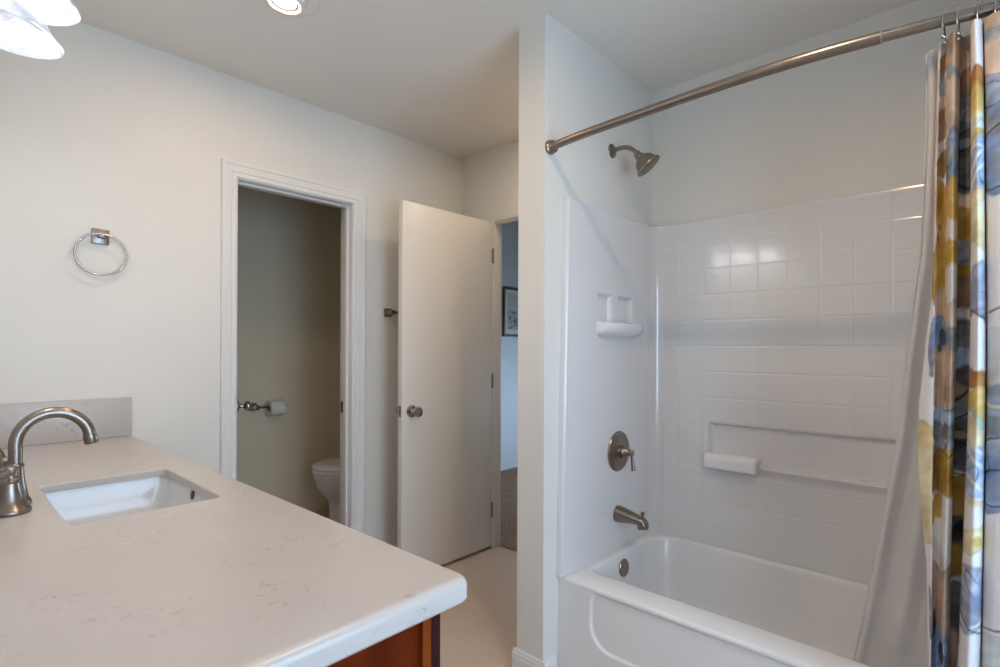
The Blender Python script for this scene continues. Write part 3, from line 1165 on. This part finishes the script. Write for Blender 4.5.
sp = thing('tub_spout', 'brushed nickel tub spout with a diverter knob', 'tub spout', (2.000, PF, .522))
bm = NB()
rings = []
for t_, zc_, rx, rz in ((0.0005, 0.5220, .034, .034), (.006, 0.5220, .0350, .0350), (.020, 0.5218, .0335, .0335), (.050, 0.5205, .0295, .0285), (.080, 0.5180, .0260, .0225), (.105, 0.5150, .0240, .0195), (.122, 0.5095, .0230, .0205),
                        (.131, 0.5030, .0215, .0200), (.136, 0.4980, .0180, .0160)):
    rings.append([(2.000 + rx * math.cos(2 * math.pi * i / 32), PF - t_, zc_ + rz * math.sin(2 * math.pi * i / 32)) for i in range(32)])
loft(bm, rings)
lathe(bm, [(.0195, 0), (.0200, .016), (.0185, .020), (.0165, .020), (.016, .012), (.001, .012)], (2.000, PF - .114, 0.5025), (0, -.18, -1), 28)
obj('spout_body', bm, 'nickel', sp)
bm = NB()
lathe(bm, [(.004, 0), (.004, .010), (.0065, .012), (.0085, .018), (.0075, .024), (.001, .026)], (2.000, PF - .118, 0.5285), n=18)
obj('diverter_knob', bm, 'nickel', sp)

# ------------------------------------------------------------------ curtain rod
rd = thing('shower_curtain_rod', 'curved brushed nickel shower curtain rod above the bathtub', 'curtain rod', (1.556, YB, 1.955))
RP = spline([(1.556, YB - .004, 1.955), (1.541, 1.10, 1.955), (1.529, .97, 1.955), (1.519, .80, 1.955), (1.509, .62, 1.955), (1.508, .463, 1.955), (1.514, .325, 1.955), (1.529, .203, 1.955), (1.546, .09, 1.955),
             (1.566, -.002, 1.955), (1.596, -.13, 1.955), (1.636, YT + .004, 1.955)], 8)
isp = min(range(len(RP)), key=lambda i: abs(RP[i].y - .203))
bm = NB()
tube(bm, RP[:isp + 1], .0143, 24)
obj('outer_tube', bm, 'nickel', rd)
bm = NB()
tube(bm, RP[isp:], .0128, 24)
obj('inner_tube', bm, 'nickel', rd)
bm = NB()
v_ = (RP[isp + 1] - RP[isp]).normalized()
lathe(bm, [(.0128, -.001), (.0150, -.001), (.0150, .003), (.0128, .003)], RP[isp], v_, 28)
obj('joint_ring', bm, 'chrome', rd)
for p, d in ((Vector((1.556, YB - .0005, 1.955)), (0, -1, 0)), (Vector((1.638, YT + .0005, 1.955)), (0, 1, 0))):
    bm = NB()
    lathe(bm, [(.024, 0), (.026, .003), (.026, .010), (.0225, .013), (.0235, .018), (.0215, .026), (.0165, .031), (.0145, .031)], p, d, 32)
    obj('flange', bm, 'nickel', rd)


def rod_x(y):
    i = min(range(len(RP)), key=lambda i: abs(RP[i].y - y))
    return RP[i].x


# ------------------------------------------------------------------ shower curtain
def px_ray(x, y=348.0):
    a = R(42.93)
    r = (x - 500) / 534.9
    return (math.cos(a) + r * math.sin(a), math.sin(a) - r * math.cos(a))


# pleat line in plan: (Y at hem level, Y at mid height, Y at top, X of the pleat line)
PL = [  # y_bottom, y_mid, y_top, x
    (.122, .134, .108, 1.590),
    (.112, .110, .100, 1.574),
    (.103, .100, .094, 1.588),
    (.098, .088, .090, 1.592),
    (.088, .076, .076, 1.548),
    (.078, .068, .066, 1.572),
    (.078, .0685, .061, 1.604),
    (.066, .046, .048, 1.600),
    (.065, .0435, .046, 1.560),
    (.050, .032, .038, 1.508),
    (.029, .0205, .027, 1.524),
    (.0275, .0195, .0255, 1.556),
    (.0245, .0165, .023, 1.528),
    (.006, -.002, .004, 1.506),
    (-.022, -.032, -.024, 1.508),
    (-.026, -.034, -.028, 1.590),
    (-.046, -.060, -.055, 1.600),
    (-.066, -.082, -.080, 1.520),
    (-.090, -.104, -.102, 1.518),
    (-.102, -.116, -.114, 1.590),
    (-.140, -.150, -.150, 1.600),
    (-.166, -.176, -.176, 1.530),
    (-.192, -.200, -.200, 1.532),
    (-.206, -.214, -.214, 1.595),
    (-.246, -.250, -.250, 1.600),
    (-.276, -.280, -.280, 1.560),
]
NSUB = 13
CZ0, CZ1 = .12, 1.930
NZ = 560
npz = len(PL)
S = np.linspace(0, npz - 1, (npz - 1) * NSUB + 1)
Zv = np.linspace(CZ0, CZ1, NZ + 1)
A = np.array(PL)


def cr1(col):
    """monotone-ish cubic through the control column"""
    p = np.concatenate(([2 * col[0] - col[1]], col, [2 * col[-1] - col[-2]]))
    i = np.minimum(S.astype(int), npz - 2)
    t = S - i
    a, b, c, d = p[i], p[i + 1], p[i + 2], p[i + 3]
    k = .62
    m0, m1 = (c - a) * k * .5 * 1.6, (d - b) * k * .5 * 1.6
    return (2 * t ** 3 - 3 * t ** 2 + 1) * b + (t ** 3 - 2 * t ** 2 + t) * m0 + (-2 * t ** 3 + 3 * t ** 2) * c + (t ** 3 - t ** 2) * m1


yb_, ym_, yt_, xm_ = (cr1(A[:, k]) for k in range(4))
tz = (Zv - .45) / (1.90 - .45)
tm = (1.32 - .45) / 1.45
w0 = (tz - tm) * (tz - 1) / (tm)
w1_ = tz * (tz - 1) / (tm * (tm - 1))
w2_ = tz * (tz - tm) / (1 - tm)
hem_z = [.12, .507, .736, .85, .987, 1.10, 1.255, 1.335, 1.564, 1.92]
hem_y = [.112, .114, .118, .128, .135, .133, .121, .112, .108, .102]
Yg = np.outer(w0, yb_) + np.outer(w1_, ym_) + np.outer(w2_, yt_)
hemc = np.interp(Zv, hem_z, hem_y)
sec = np.interp(Zv, [.12, .5, 1.33, 1.92], [.105, .108, .108, .099])
for k_ in range(2 * NSUB):
    t_ = min(1, k_ / NSUB)
    u_ = max(0, (k_ - NSUB) / NSUB)
    Yg[:, k_] = (hemc * (1 - t_) + sec * t_) * (1 - u_) + u_ * Yg[:, 2 * NSUB]
amp = .72 + .28 * np.clip((1.95 - Zv) / .5, 0, 1)
base = 1.552 - .035 * np.clip((1.2 - Zv) / .8, 0, 1) + .0 * Zv
topshift = np.clip((Zv - 1.6) / .3, 0, 1) * .012
Xg = base[:, None] + topshift[:, None] + np.outer(amp, xm_ - 1.556)
rngc = np.random.RandomState(5)


def wav(a, b, k, seed, sc):
    r_ = np.random.RandomState(seed)
    out = 0
    for _ in range(k):
        fa, fb, ph = r_.uniform(-1, 1) * sc[0], r_.uniform(-1, 1) * sc[1], r_.uniform(0, 6.28)
        out = out + np.sin(a * fa + b * fb + ph)
    return out / math.sqrt(k)


SG, ZG = np.meshgrid(S, Zv)
Xg = Xg + .0035 * wav(SG, ZG, 5, 1, (1.2, 9))
Yg = Yg + .0012 * wav(SG, ZG, 5, 2, (1.0, 9))

# the watercolour print: bands and petals given in (pleat, image row at this distance)
ROW = 348 + (1.2209 - ZG) / .002185
WHITE = (.84, .83, .835)
TAN = (.50, .37, .275)
BROWN = (.24, .13, .06)
GOLD = (.44, .25, .018)
DGOLD = (.30, .15, .010)
YEL = (.62, .43, .10)
PYEL = (.72, .62, .38)
BLUE = (.22, .32, .52)
PBLUE = (.40, .52, .68)
GREY = (.17, .18, .20)
DGREY = (.075, .075, .085)
BGREY = (.27, .30, .35)
LAV = (.34, .38, .50)
BLACK = (.012, .014, .02)
BEIGE = (.66, .54, .46)
ORNG = (.42, .18, .03)
GRN = (.52, .56, .44)
FO = {  # fold: range of pleat coordinates
    'L': (-.5, 1.25), 'L2': (.55, 1.25), 'A': (1.25, 3.05), 'B': (3.05, 5.4), 'C': (5.4, 7.9), 'D': (7.9, 10.6), 'E': (10.6, 14.2), 'F': (14.2, 18.6), 'G': (18.6, 25.5)}
ART = [
    ('L', 60, 250, BEIGE), ('L', 250, 300, GOLD), ('L', 300, 326, WHITE), ('L2', 322, 352, BLUE), ('L2', 345, 372, BGREY), ('L', 428, 456, (.66, .52, .24)), ('L', 456, 545, (.72, .63, .42)), ('L2', 470, 545, PYEL), ('L2', 600, 640, BGREY),
    ('A', 40, 62, BROWN), ('A', 62, 86, BGREY), ('A', 86, 100, TAN), ('A', 98, 132, BROWN), ('A', 132, 146, BEIGE), ('A', 146, 167, DGOLD), ('A', 167, 173, WHITE), ('A', 173, 286, GOLD), ('A', 286, 318, TAN), ('A', 318, 350, BLUE),
    ('A', 350, 412, TAN), ('A', 412, 424, PBLUE), ('A', 424, 441, GREY), ('A', 441, 456, BGREY), ('A', 456, 498, DGOLD), ('A', 498, 503, WHITE), ('A', 503, 527, GOLD), ('A', 527, 574, WHITE), ('A', 574, 640, TAN), ('A', 640, 700, BLUE),
    ('B', 20, 60, TAN), ('B', 60, 71, BGREY), ('B', 71, 126, BEIGE), ('B', 104, 110, WHITE), ('B', 126, 178, BLUE), ('B', 140, 152, BGREY), ('B', 178, 220, YEL), ('B', 220, 237, WHITE), ('B', 237, 262, YEL), ('B', 262, 300, WHITE),
    ('B', 300, 326, BEIGE), ('B', 326, 352, BGREY), ('B', 352, 411, TAN), ('B', 411, 425, PBLUE), ('B', 425, 441, GREY), ('B', 441, 456, BGREY), ('B', 456, 500, GOLD), ('B', 500, 574, WHITE), ('B', 574, 640, TAN), ('B', 640, 700, BLUE),
    ('C', 20, 60, TAN), ('C', 60, 86, BROWN), ('C', 86, 120, GREY), ('C', 120, 190, DGREY), ('C', 190, 205, BEIGE), ('C', 205, 240, GOLD), ('C', 240, 262, BGREY), ('C', 262, 276, GOLD), ('C', 276, 308, BROWN), ('C', 308, 320, WHITE),
    ('C', 320, 350, GREY), ('C', 350, 370, PBLUE), ('C', 370, 385, DGREY), ('C', 385, 400, TAN), ('C', 400, 424, BGREY), ('C', 424, 474, DGREY), ('C', 474, 482, WHITE), ('C', 482, 522, GOLD), ('C', 522, 550, DGREY), ('C', 550, 581, GOLD),
    ('C', 581, 592, WHITE), ('C', 592, 640, GREY), ('C', 640, 700, TAN),
    ('D', 75, 93, ORNG), ('D', 93, 116, YEL), ('D', 116, 124, PYEL), ('D', 124, 132, GRN), ('D', 138, 149, YEL), ('D', 152, 190, PBLUE), ('D', 192, 206, PYEL), ('D', 212, 246, PYEL), ('D', 268, 310, LAV), ('D', 312, 318, BGREY),
    ('D', 370, 390, ORNG), ('D', 390, 411, YEL), ('D', 411, 419, GRN), ('D', 424, 446, PYEL), ('D', 446, 490, PBLUE), ('D', 494, 500, PYEL), ('D', 520, 541, PYEL), ('D', 562, 604, LAV), ('D', 612, 617, LAV), ('D', 662, 680, GOLD),
    ('E', 10, 39, TAN), ('E', 39, 53, BGREY), ('E', 53, 86, BEIGE), ('E', 86, 194, BLUE), ('E', 120, 135, BGREY), ('E', 332, 380, (.60, .64, .68)), ('E', 386, 494, BLUE), ('E', 430, 446, PBLUE), ('E', 618, 650, (.62, .66, .66)),
]
col = np.empty(SG.shape + (3,))
col[:] = WHITE
wob = 5.0 * wav(SG * 1.3, ROW * .05, 7, 11, (1.8, 2.2)) + 1.5 * wav(SG * 3, ROW * .2, 7, 12, (2, 3))
wash = .5 + .5 * np.clip(wav(SG, ROW * .06, 7, 13, (1.8, 2.5)) * .6, -1, 1)
fan = np.sin(ROW * .42 + 2.2 * wav(SG * 1.4, ROW * .05, 6, 31, (1.5, 2)) + SG * 2.1)
net = wav(SG * 1.1, ROW * .055, 8, 32, (1.7, 2.4))
inkline = np.clip(1 - np.abs(net) / .075, 0, 1) * np.clip(wav(SG, ROW * .03, 5, 33, (1.2, 2)) + .9, 0, 1)
for ai, (fold, r0, r1, c) in enumerate(ART):
    a0, a1 = FO[fold]
    mid, half = (a0 + a1) / 2, (a1 - a0) / 2
    q = (SG - mid) / half
    bow = (1 - np.clip(np.abs(q), 0, 1.15) ** 2) * min(6, (r1 - r0) * .15)
    tilt = ((ai * 37) % 11 - 5) * 1.2 * q * min(1, (r1 - r0) / 18)
    lo, hi = r0 - bow + tilt + wob * .6, r1 + bow * .6 + tilt + wob
    k = np.clip(np.minimum(ROW - lo, hi - ROW) / (1.6 + 3.5 * wash) + .5, 0, 1)
    edge = .10 * wav(ROW * .09, SG * .2, 5, 20 + ai % 5, (2, 1))
    k = k * np.clip((np.minimum(SG - a0, a1 - SG) + .10 + edge) / .12, 0, 1)
    shade = (1 - .30 * wash + .15)[..., None]
    rim = np.clip(1 - np.abs(np.minimum(ROW - lo, hi - ROW) - 1.5) / 2.2, 0, 1)[..., None] * .18
    cc = np.array(c) * shade * (1 - rim) + np.array(WHITE) * (.16 * (1 - wash))[..., None]
    if c in (BLUE, PBLUE, GREY, DGREY, BGREY, LAV):
        cc = cc * (1 + .13 * fan)[..., None]
        cc = cc * (1 - .72 * inkline)[..., None]
    elif c not in (WHITE, BEIGE):
        cc = cc * (1 + .05 * fan)[..., None]
    col = col * (1 - k[..., None]) + cc * k[..., None]


def stroke(pts, width, c, alpha=1.0):
    """ink stroke through (pleat, row) points"""
    global col
    best = np.full(SG.shape, 1e9)
    for (s0, r0), (s1, r1) in zip(pts[:-1], pts[1:]):
        ax, ay = s0 * 6.0, r0
        bx, by = s1 * 6.0, r1
        dx, dy = bx - ax, by - ay
        t = np.clip(((SG * 6.0 - ax) * dx + (ROW - ay) * dy) / (dx * dx + dy * dy + 1e-9), 0, 1)
        best = np.minimum(best, np.hypot(SG * 6.0 - ax - t * dx, ROW - ay - t * dy))
    k = np.clip((width - best) / .9 + .5, 0, 1)[..., None] * alpha
    col = col * (1 - k) + np.array(c) * k


def petal(s, r, rs, rr, c, alpha=1.0):
    global col
    d = np.hypot((SG - s) / rs, (ROW - r) / rr) + .10 * wav(SG * 2, ROW * .12, 5, int(r) % 97, (2, 2))
    k = (np.clip((1 - d) * 5 + .3, 0, 1) * (.75 + .25 * wash))[..., None] * alpha
    col = col * (1 - k) + np.array(c) * k


for pt in ([(5.4, 128), (6.6, 122), (7.8, 119)], [(5.5, 146), (6.6, 140), (7.8, 136)], [(5.4, 172), (6.8, 183), (7.9, 176)], [(10.8, 152), (12, 140), (13.6, 130)], [(10.9, 190), (12.5, 195), (14, 190)],
           [(3.1, 411), (5.4, 407), (6.4, 398), (7.8, 378)], [(5.5, 424), (6.8, 415), (7.8, 405)], [(3.0, 453), (4.2, 457), (5.3, 450)], [(5.5, 440), (7.0, 446), (7.8, 441)], [(10.9, 440), (12.4, 432), (14, 428)],
           [(10.9, 470), (12.4, 462), (14, 458)], [(10.9, 492), (12.5, 496), (14, 491)], [(12.2, 312), (13.2, 307), (14.2, 306)], [(12.0, 611), (13.0, 609), (14.2, 603)], [(4.8, 578), (5.3, 574), (6.0, 570)],
           [(5.5, 474), (6.6, 477), (7.7, 473)], [(8.1, 607), (9.2, 614), (10.5, 619)], [(8.1, 308), (9.2, 315), (10.5, 319)]):
    stroke(pt, .75, BLACK, .85)
for pt in ([(8.0, 176), (9.2, 160), (10.4, 152)], [(8.0, 190), (9.0, 176), (10.4, 166)], [(8.1, 432), (9.2, 444), (10.4, 450)], [(8.1, 446), (9.2, 456), (10.4, 464)], [(8.0, 150), (10.5, 151)], [(11, 395), (12.4, 402), (14, 400)],
           [(8.2, 470), (9.4, 478), (10.4, 488)]):
    stroke(pt, 1.5, WHITE, .8)
for s0, r0, c1, c2, sz in ((16.2, 90, BLUE, DGREY, 1.0), (17.6, 200, YEL, BROWN, .9), (15.6, 300, GOLD, BROWN, .9), (17.3, 400, PBLUE, BLUE, 1.1), (16.0, 500, BLUE, DGREY, 1.0), (17.6, 600, YEL, BROWN, 1.0), (15.8, 690, LAV, BLUE, .9),
                           (20.0, 60, YEL, BROWN, 1.0), (21.6, 150, LAV, BLUE, 1.0), (19.6, 240, BLUE, DGREY, 1.1), (21.8, 330, GOLD, BROWN, 1.0), (20.0, 430, PBLUE, BGREY, 1.1), (21.9, 520, BLUE, DGREY, 1.0), (19.8, 610, YEL, GOLD, 1.0),
                           (24.0, 90, BLUE, BGREY, 1.0), (23.6, 220, GOLD, BROWN, 1.0), (24.2, 350, BLUE, DGREY, 1.0), (23.8, 470, YEL, BROWN, 1.0), (24.2, 600, LAV, BLUE, 1.0)):
    for q in range(5):
        ang = 1.2566 * q + s0
        petal(s0 + .55 * sz * math.cos(ang), r0 + 24 * sz * math.sin(ang), .52 * sz, 21 * sz, tuple(v * (.8 + .12 * q) for v in c1), .85)
        stroke([(s0 + .12 * math.cos(ang), r0 + 5 * math.sin(ang)), (s0 + .75 * sz * math.cos(ang + .15), r0 + 33 * sz * math.sin(ang + .15))], .6, c2, .7)
    petal(s0, r0, .2 * sz, 8 * sz, c2, .9)
for a in ((2.6, 335, .5, 9, BLACK), (2.2, 346, .3, 5, BLACK), (1.0, 340, .35, 12, BLUE), (7.4, 246, .5, 8, BROWN), (6.9, 532, .7, 10, BLACK), (6.2, 540, .5, 7, DGREY), (1.9, 630, .35, 16, BLACK), (3.6, 655, .6, 12, BLACK),
          (4.3, 648, .4, 7, PBLUE), (9.5, 531, .45, 5, YEL), (10.2, 570, .5, 7, LAV), (9.8, 588, .6, 8, (.22, .27, .42)), (8.8, 292, .9, 14, LAV), (8.6, 330, .4, 0.1, LAV), (11.0, 240, .35, 14, GOLD), (11.0, 530, .35, 18, ORNG),
          (1.6, 232, .25, 5, BROWN), (2.0, 220, .3, 4, BROWN), (2.3, 478, .25, 10, BROWN), (13.0, 340, 1.2, 14, (.62, .66, .68)), (3.4, 335, .4, 8, BGREY), (6.5, 135, .8, 5, BGREY), (6.6, 155, .9, 5, GREY), (6.4, 436, .8, 4, TAN),
          (4.6, 150, .7, 10, LAV), (12.6, 170, 1.0, 12, BGREY), (12.6, 420, 1.0, 10, BGREY), (12.6, 478, 1.1, 8, LAV)):
    petal(*a[:4], a[4], .9)
col = np.clip(col, .008, .85)

cu = thing('shower_curtain', 'watercolour floral shower curtain in blue, gold and grey, bunched at the rod end', 'shower curtain', (1.55, 0, CZ0))
nzv, nsv = SG.shape
co = np.stack([Xg, Yg, ZG], -1).reshape(-1, 3) - np.array((1.55, 0, CZ0))
idx = np.arange(nzv * nsv).reshape(nzv, nsv)
quads = np.stack([idx[:-1, :-1], idx[:-1, 1:], idx[1:, 1:], idx[1:, :-1]], -1).reshape(-1, 4)
me = bpy.data.meshes.new('cloth')
me.from_pydata(co.tolist(), [], quads.tolist())
me.polygons.foreach_set('use_smooth', [True] * len(me.polygons))
at = me.color_attributes.new('print', 'FLOAT_COLOR', 'POINT')
at.data.foreach_set('color', np.concatenate([col.reshape(-1, 3), np.ones((nzv * nsv, 1))], 1).ravel().astype(np.float32))
me.materials.append(M['curtain'])
o = bpy.data.objects.new('cloth', me)
C.objects.link(o)
o.parent = cu
WLOC[o] = WLOC[cu]
sol = o.modifiers.new('thickness', 'SOLIDIFY')
sol.thickness = .0012

# liner: translucent, hung inside the tub, spread out at the foot
ln = thing('shower_liner', 'translucent white vinyl liner hanging inside the bathtub beside the floral curtain', 'shower liner', (1.7, .1, .2))
LZ0, LZ1 = .20, 1.925
edge_px = [(1.925, 925.0), (1.75, 925.5), (1.60, 923), (1.46, 919.5), (1.24, 908), (.98, 897), (.73, 880), (.45, 863), (.2, 846)]
edge_px = edge_px[::-1]
bm = NB()
nu, nv = 110, 150
rows = []
for j in range(nv + 1):
    z = LZ0 + (LZ1 - LZ0) * j / nv
    px = np.interp(z, [e[0] for e in edge_px], [e[1] for e in edge_px])
    f = (LZ1 - z) / (LZ1 - LZ0)
    xb = 1.618 + .175 * min(1, f / .80) ** 1.1
    xb += .022 * max(0, min(1, (.50 - z) / .12))
    rx, ry = px_ray(px)
    ye = xb * ry / rx
    yr = -.25
    row = []
    for i in range(nu + 1):
        t_ = i / nu
        y = ye + (yr - ye) * t_
        dist = ye - y
        w = .010 * math.exp(-((dist - .012) / .010) ** 2) * (1 if dist > 0 else .5)
        fold = -w - .012 * math.sin((dist / (.055 + .03 * f)) * 2 * math.pi + 1.2) * min(1, dist / .03) * (.5 + .6 * f) * (1 - .75 * max(0, min(1, (.50 - z) / .12)))
        fold += .004 * math.sin(z * 5 + t_ * 9)
        row.append(bm.verts.new((xb + fold + (.010 if dist < .004 else 0), y, z)))
    rows.append(row)
for j in range(nv):
    for i in range(nu):
        bm.faces.new((rows[j][i], rows[j][i + 1], rows[j + 1][i + 1], rows[j + 1][i]))
o = obj('vinyl_sheet', bm, 'liner', ln, angle=80)
# reinforced edge hem
bm = NB()
pts = [rows_ for rows_ in []]
hem = []
for j in range(0, nv + 1, 3):
    z = LZ0 + (LZ1 - LZ0) * j / nv
    px = np.interp(z, [e[0] for e in edge_px], [e[1] for e in edge_px])
    f = (LZ1 - z) / (LZ1 - LZ0)
    xb = 1.618 + .175 * min(1, f / .80) ** 1.1
    xb += .022 * max(0, min(1, (.50 - z) / .12))
    rx, ry = px_ray(px)
    hem.append((xb + .008, xb * ry / rx, z))
tube(bm, hem, .0022, 8)
obj('hem', bm, 'liner', ln)

# curtain hooks
HOOKY = [.0895, .0655, .0325, .004, -.05, -.11, -.17, -.23]
ordn = ['leftmost of the row', 'second from the left', 'third from the left', 'fourth from the left', 'fifth from the left', 'sixth from the left', 'seventh from the left', 'last by the end wall']
proto = None
for i, y in enumerate(HOOKY):
    hx = rod_x(y)
    if proto is None:
        hk = thing('curtain_hook', '', 'curtain hook', (hx, y, 1.955), 'curtain hooks on the shower rod')
        bm = NB()
        pts = []
        for q in range(19):
            a = R(-20 + 215 * q / 18)
            pts.append((hx + .0175 * math.cos(a), y + .0012 * q / 18, 1.955 + .0175 * math.sin(a)))
        pts = [(hx + .004, y - .002, 1.955 - .045), (hx + .013, y - .001, 1.955 - .028)] + pts[0:] + [(hx - .0155, y + .002, 1.943), (hx - .010, y + .001, 1.930), (hx - .013, y, 1.915)]
        tube(bm, spline(pts, 3), .0016, 8)
        obj('wire', bm, 'chrome', hk)
        for bx, bz in ((-.013, -.042), (.004, -.047), (.0, .0195)):
            bm = NB()
            r0 = .0042 if bz < 0 else .003
            lathe(bm, [(r0 * math.sin(math.pi * q / 10), -r0 * math.cos(math.pi * q / 10)) for q in range(11)], (hx + bx, y, 1.955 + bz), n=14)
            obj('bead', bm, 'chrome', hk)
        proto = hk
    else:
        hk = proto.copy()
        C.objects.link(hk)
        hk.location = (hx, y, 1.955)
        for ch in list(proto.children):
            c2 = ch.copy()
            C.objects.link(c2)
            c2.parent = hk
    hk['label'] = 'nickel roller hook on the curtain rod, ' + ordn[i]

# ------------------------------------------------------------------ toilet room
tl = thing('toilet', 'white toilet with closed lid in the small toilet room', 'toilet', (2.05, 3.15, 0))
TYC = 3.15


def egg(cx, hw, xf, xr, z, n=48, dy=0):
    out = []
    for i in range(n):
        a = 2 * math.pi * i / n
        c, s = math.cos(a), math.sin(a)
        x = cx - (cx - xf) * c if c > 0 else cx - (xr - cx) * c
        e = 1.0 if c > 0 else .75
        out.append((x, TYC + hw * math.copysign(abs(s) ** e, s), z))
    return out


bm = NB()
rings = [egg(1.90, .105, 1.765, 2.18, 0.0), egg(1.90, .107, 1.763, 2.18, .012), egg(1.90, .098, 1.775, 2.17, .03), egg(1.90, .088, 1.787, 2.16, .10), egg(1.90, .090, 1.785, 2.16, .20), egg(1.89, .108, 1.768, 2.17, .245), egg(1.885, .136, 1.728, 2.175, .285),
         egg(1.88, .156, 1.706, 2.18, .325), egg(1.88, .170, 1.694, 2.19, .365), egg(1.88, .178, 1.683, 2.20, .398), egg(1.88, .180, 1.680, 2.20, .415), egg(1.88, .176, 1.684, 2.19, .421)]
loft(bm, rings)
box(bm, 2.10, TYC - .10, .20, 2.39, TYC + .10, .421, bev=.02)
obj('bowl', bm, 'porcelain', tl, angle=60)
bm = NB()
loft(bm, [egg(1.88, .178, 1.682, 2.13, .422), egg(1.88, .183, 1.677, 2.13, .425), egg(1.88, .183, 1.677, 2.13, .437), egg(1.88, .179, 1.682, 2.13, .441)])
obj('seat', bm, 'plastic_seat', tl, angle=60)
bm = NB()
loft(bm, [egg(1.88, .180, 1.680, 2.13, .445), egg(1.88, .184, 1.676, 2.13, .449), egg(1.88, .183, 1.678, 2.13, .459), egg(1.88, .170, 1.695, 2.11, .469), egg(1.89, .120, 1.76, 2.06, .476), egg(1.90, .05, 1.85, 1.98, .479)])
obj('lid', bm, 'plastic_seat', tl, angle=60)
bm = NB()
rings = [[(x, y, z) for x, y in rrect(2.195 - k, TYC - .21 - k, 2.412, TYC + .21 + k, .035, 6)] for k, z in ((-.012, .4215), (0, .44), (.006, .60), (.008, .735))]
loft(bm, rings)
obj('tank', bm, 'porcelain', tl, angle=50)
bm = NB()
rings = [[(x, y, z) for x, y in rrect(2.18 + k, TYC - .226 + k, 2.416, TYC + .226 - k, .035, 6)] for k, z in ((.004, .736), (0, .742), (0, .762), (.006, .770), (.02, .773))]
loft(bm, rings)
obj('tank_lid', bm, 'porcelain', tl, angle=50)
bm = NB()
tube(bm, [(2.172, TYC - .15, .685), (2.160, TYC - .15, .685), (2.156, TYC - .13, .684), (2.157, TYC - .08, .680)], .006, 12)
obj('flush_lever', bm, 'chrome', tl)

ph = thing('toilet_paper_holder', 'nickel toilet paper holder with a square post on the toilet room wall', 'toilet paper holder', (1.475, YH, .826))
bm = NB()
box(bm, 1.445, YH - .012, .802, 1.497, YH - .0005, .852, bev=.003)
box(bm, 1.452, YH - .085, .810, 1.484, YH - .011, .843, bev=.004)
obj('post', bm, 'nickel', ph)
bm = NB()
tube(bm, [(1.480, YH - .068, .826), (1.660, YH - .068, .826)], .008, 16)
lathe(bm, [(.008, 0), (.0115, .003), (.0115, .010), (.008, .013), (.001, .013)], (1.658, YH - .068, .826), (1, 0, 0), 20)
obj('rod', bm, 'nickel', ph)
pr = thing('toilet_paper_roll', 'white toilet paper roll on the nickel holder', 'toilet paper', (1.60, YH - .068, .765))
bm = NB()
c0 = Vector((1.550, YH - .068, .8145))
rings = []
for r_, t_ in ((.0205, 0), (.048, 0), (.0500, .002), (.0500, .094), (.048, .096), (.0205, .096)):
    rings.append([c0 + Vector((t_, r_ * math.cos(2 * math.pi * i / 44), r_ * math.sin(2 * math.pi * i / 44))) for i in range(44)])
loft(bm, rings, wrap=True)
obj('tissue', bm, 'paper', pr)
bm = NB()
rings = []
for r_, t_ in ((.0204, .0003), (.0190, .0003), (.0190, .0957), (.0204, .0957)):
    rings.append([c0 + Vector((t_, r_ * math.cos(2 * math.pi * i / 36), r_ * math.sin(2 * math.pi * i / 36))) for i in range(36)])
loft(bm, rings, wrap=True)
obj('core', bm, 'card', pr)

# ------------------------------------------------------------------ hall picture
yp = YH - .0155
pf = thing('framed_picture', 'framed landscape print with a dark wood frame on the hall wall', 'picture', (4.03, yp, 1.33))
px0, px1, pz0, pz1 = 3.885, 4.19, 1.335, 1.825
bm = NB()
fw = .022
for b in ((px0, yp - .022, pz0, px0 + fw, yp - .0005, pz1), (px1 - fw, yp - .022, pz0, px1, yp - .0005, pz1), (px0 + fw, yp - .022, pz0, px1 - fw, yp - .0005, pz0 + fw), (px0 + fw, yp - .022, pz1 - fw, px1 - fw, yp - .0005, pz1)):
    box(bm, *b, bev=.003)
obj('frame', bm, 'frame_wood', pf)
obj('mat_board', boxes((px0 + fw, yp - .010, pz0 + fw, px1 - fw, yp - .001, pz1 - fw)), 'mat_board', pf, smooth=False)
pa = obj('print', boxes((px0 + .065, yp - .0112, pz0 + .075, px1 - .085, yp - .0102, pz0 + .255)), 'art', pf, smooth=False)
obj('print_sky', boxes((px0 + .065, yp - .0112, pz0 + .255, px1 - .085, yp - .0102, pz1 - .065)), 'art_sky', pa, smooth=False)
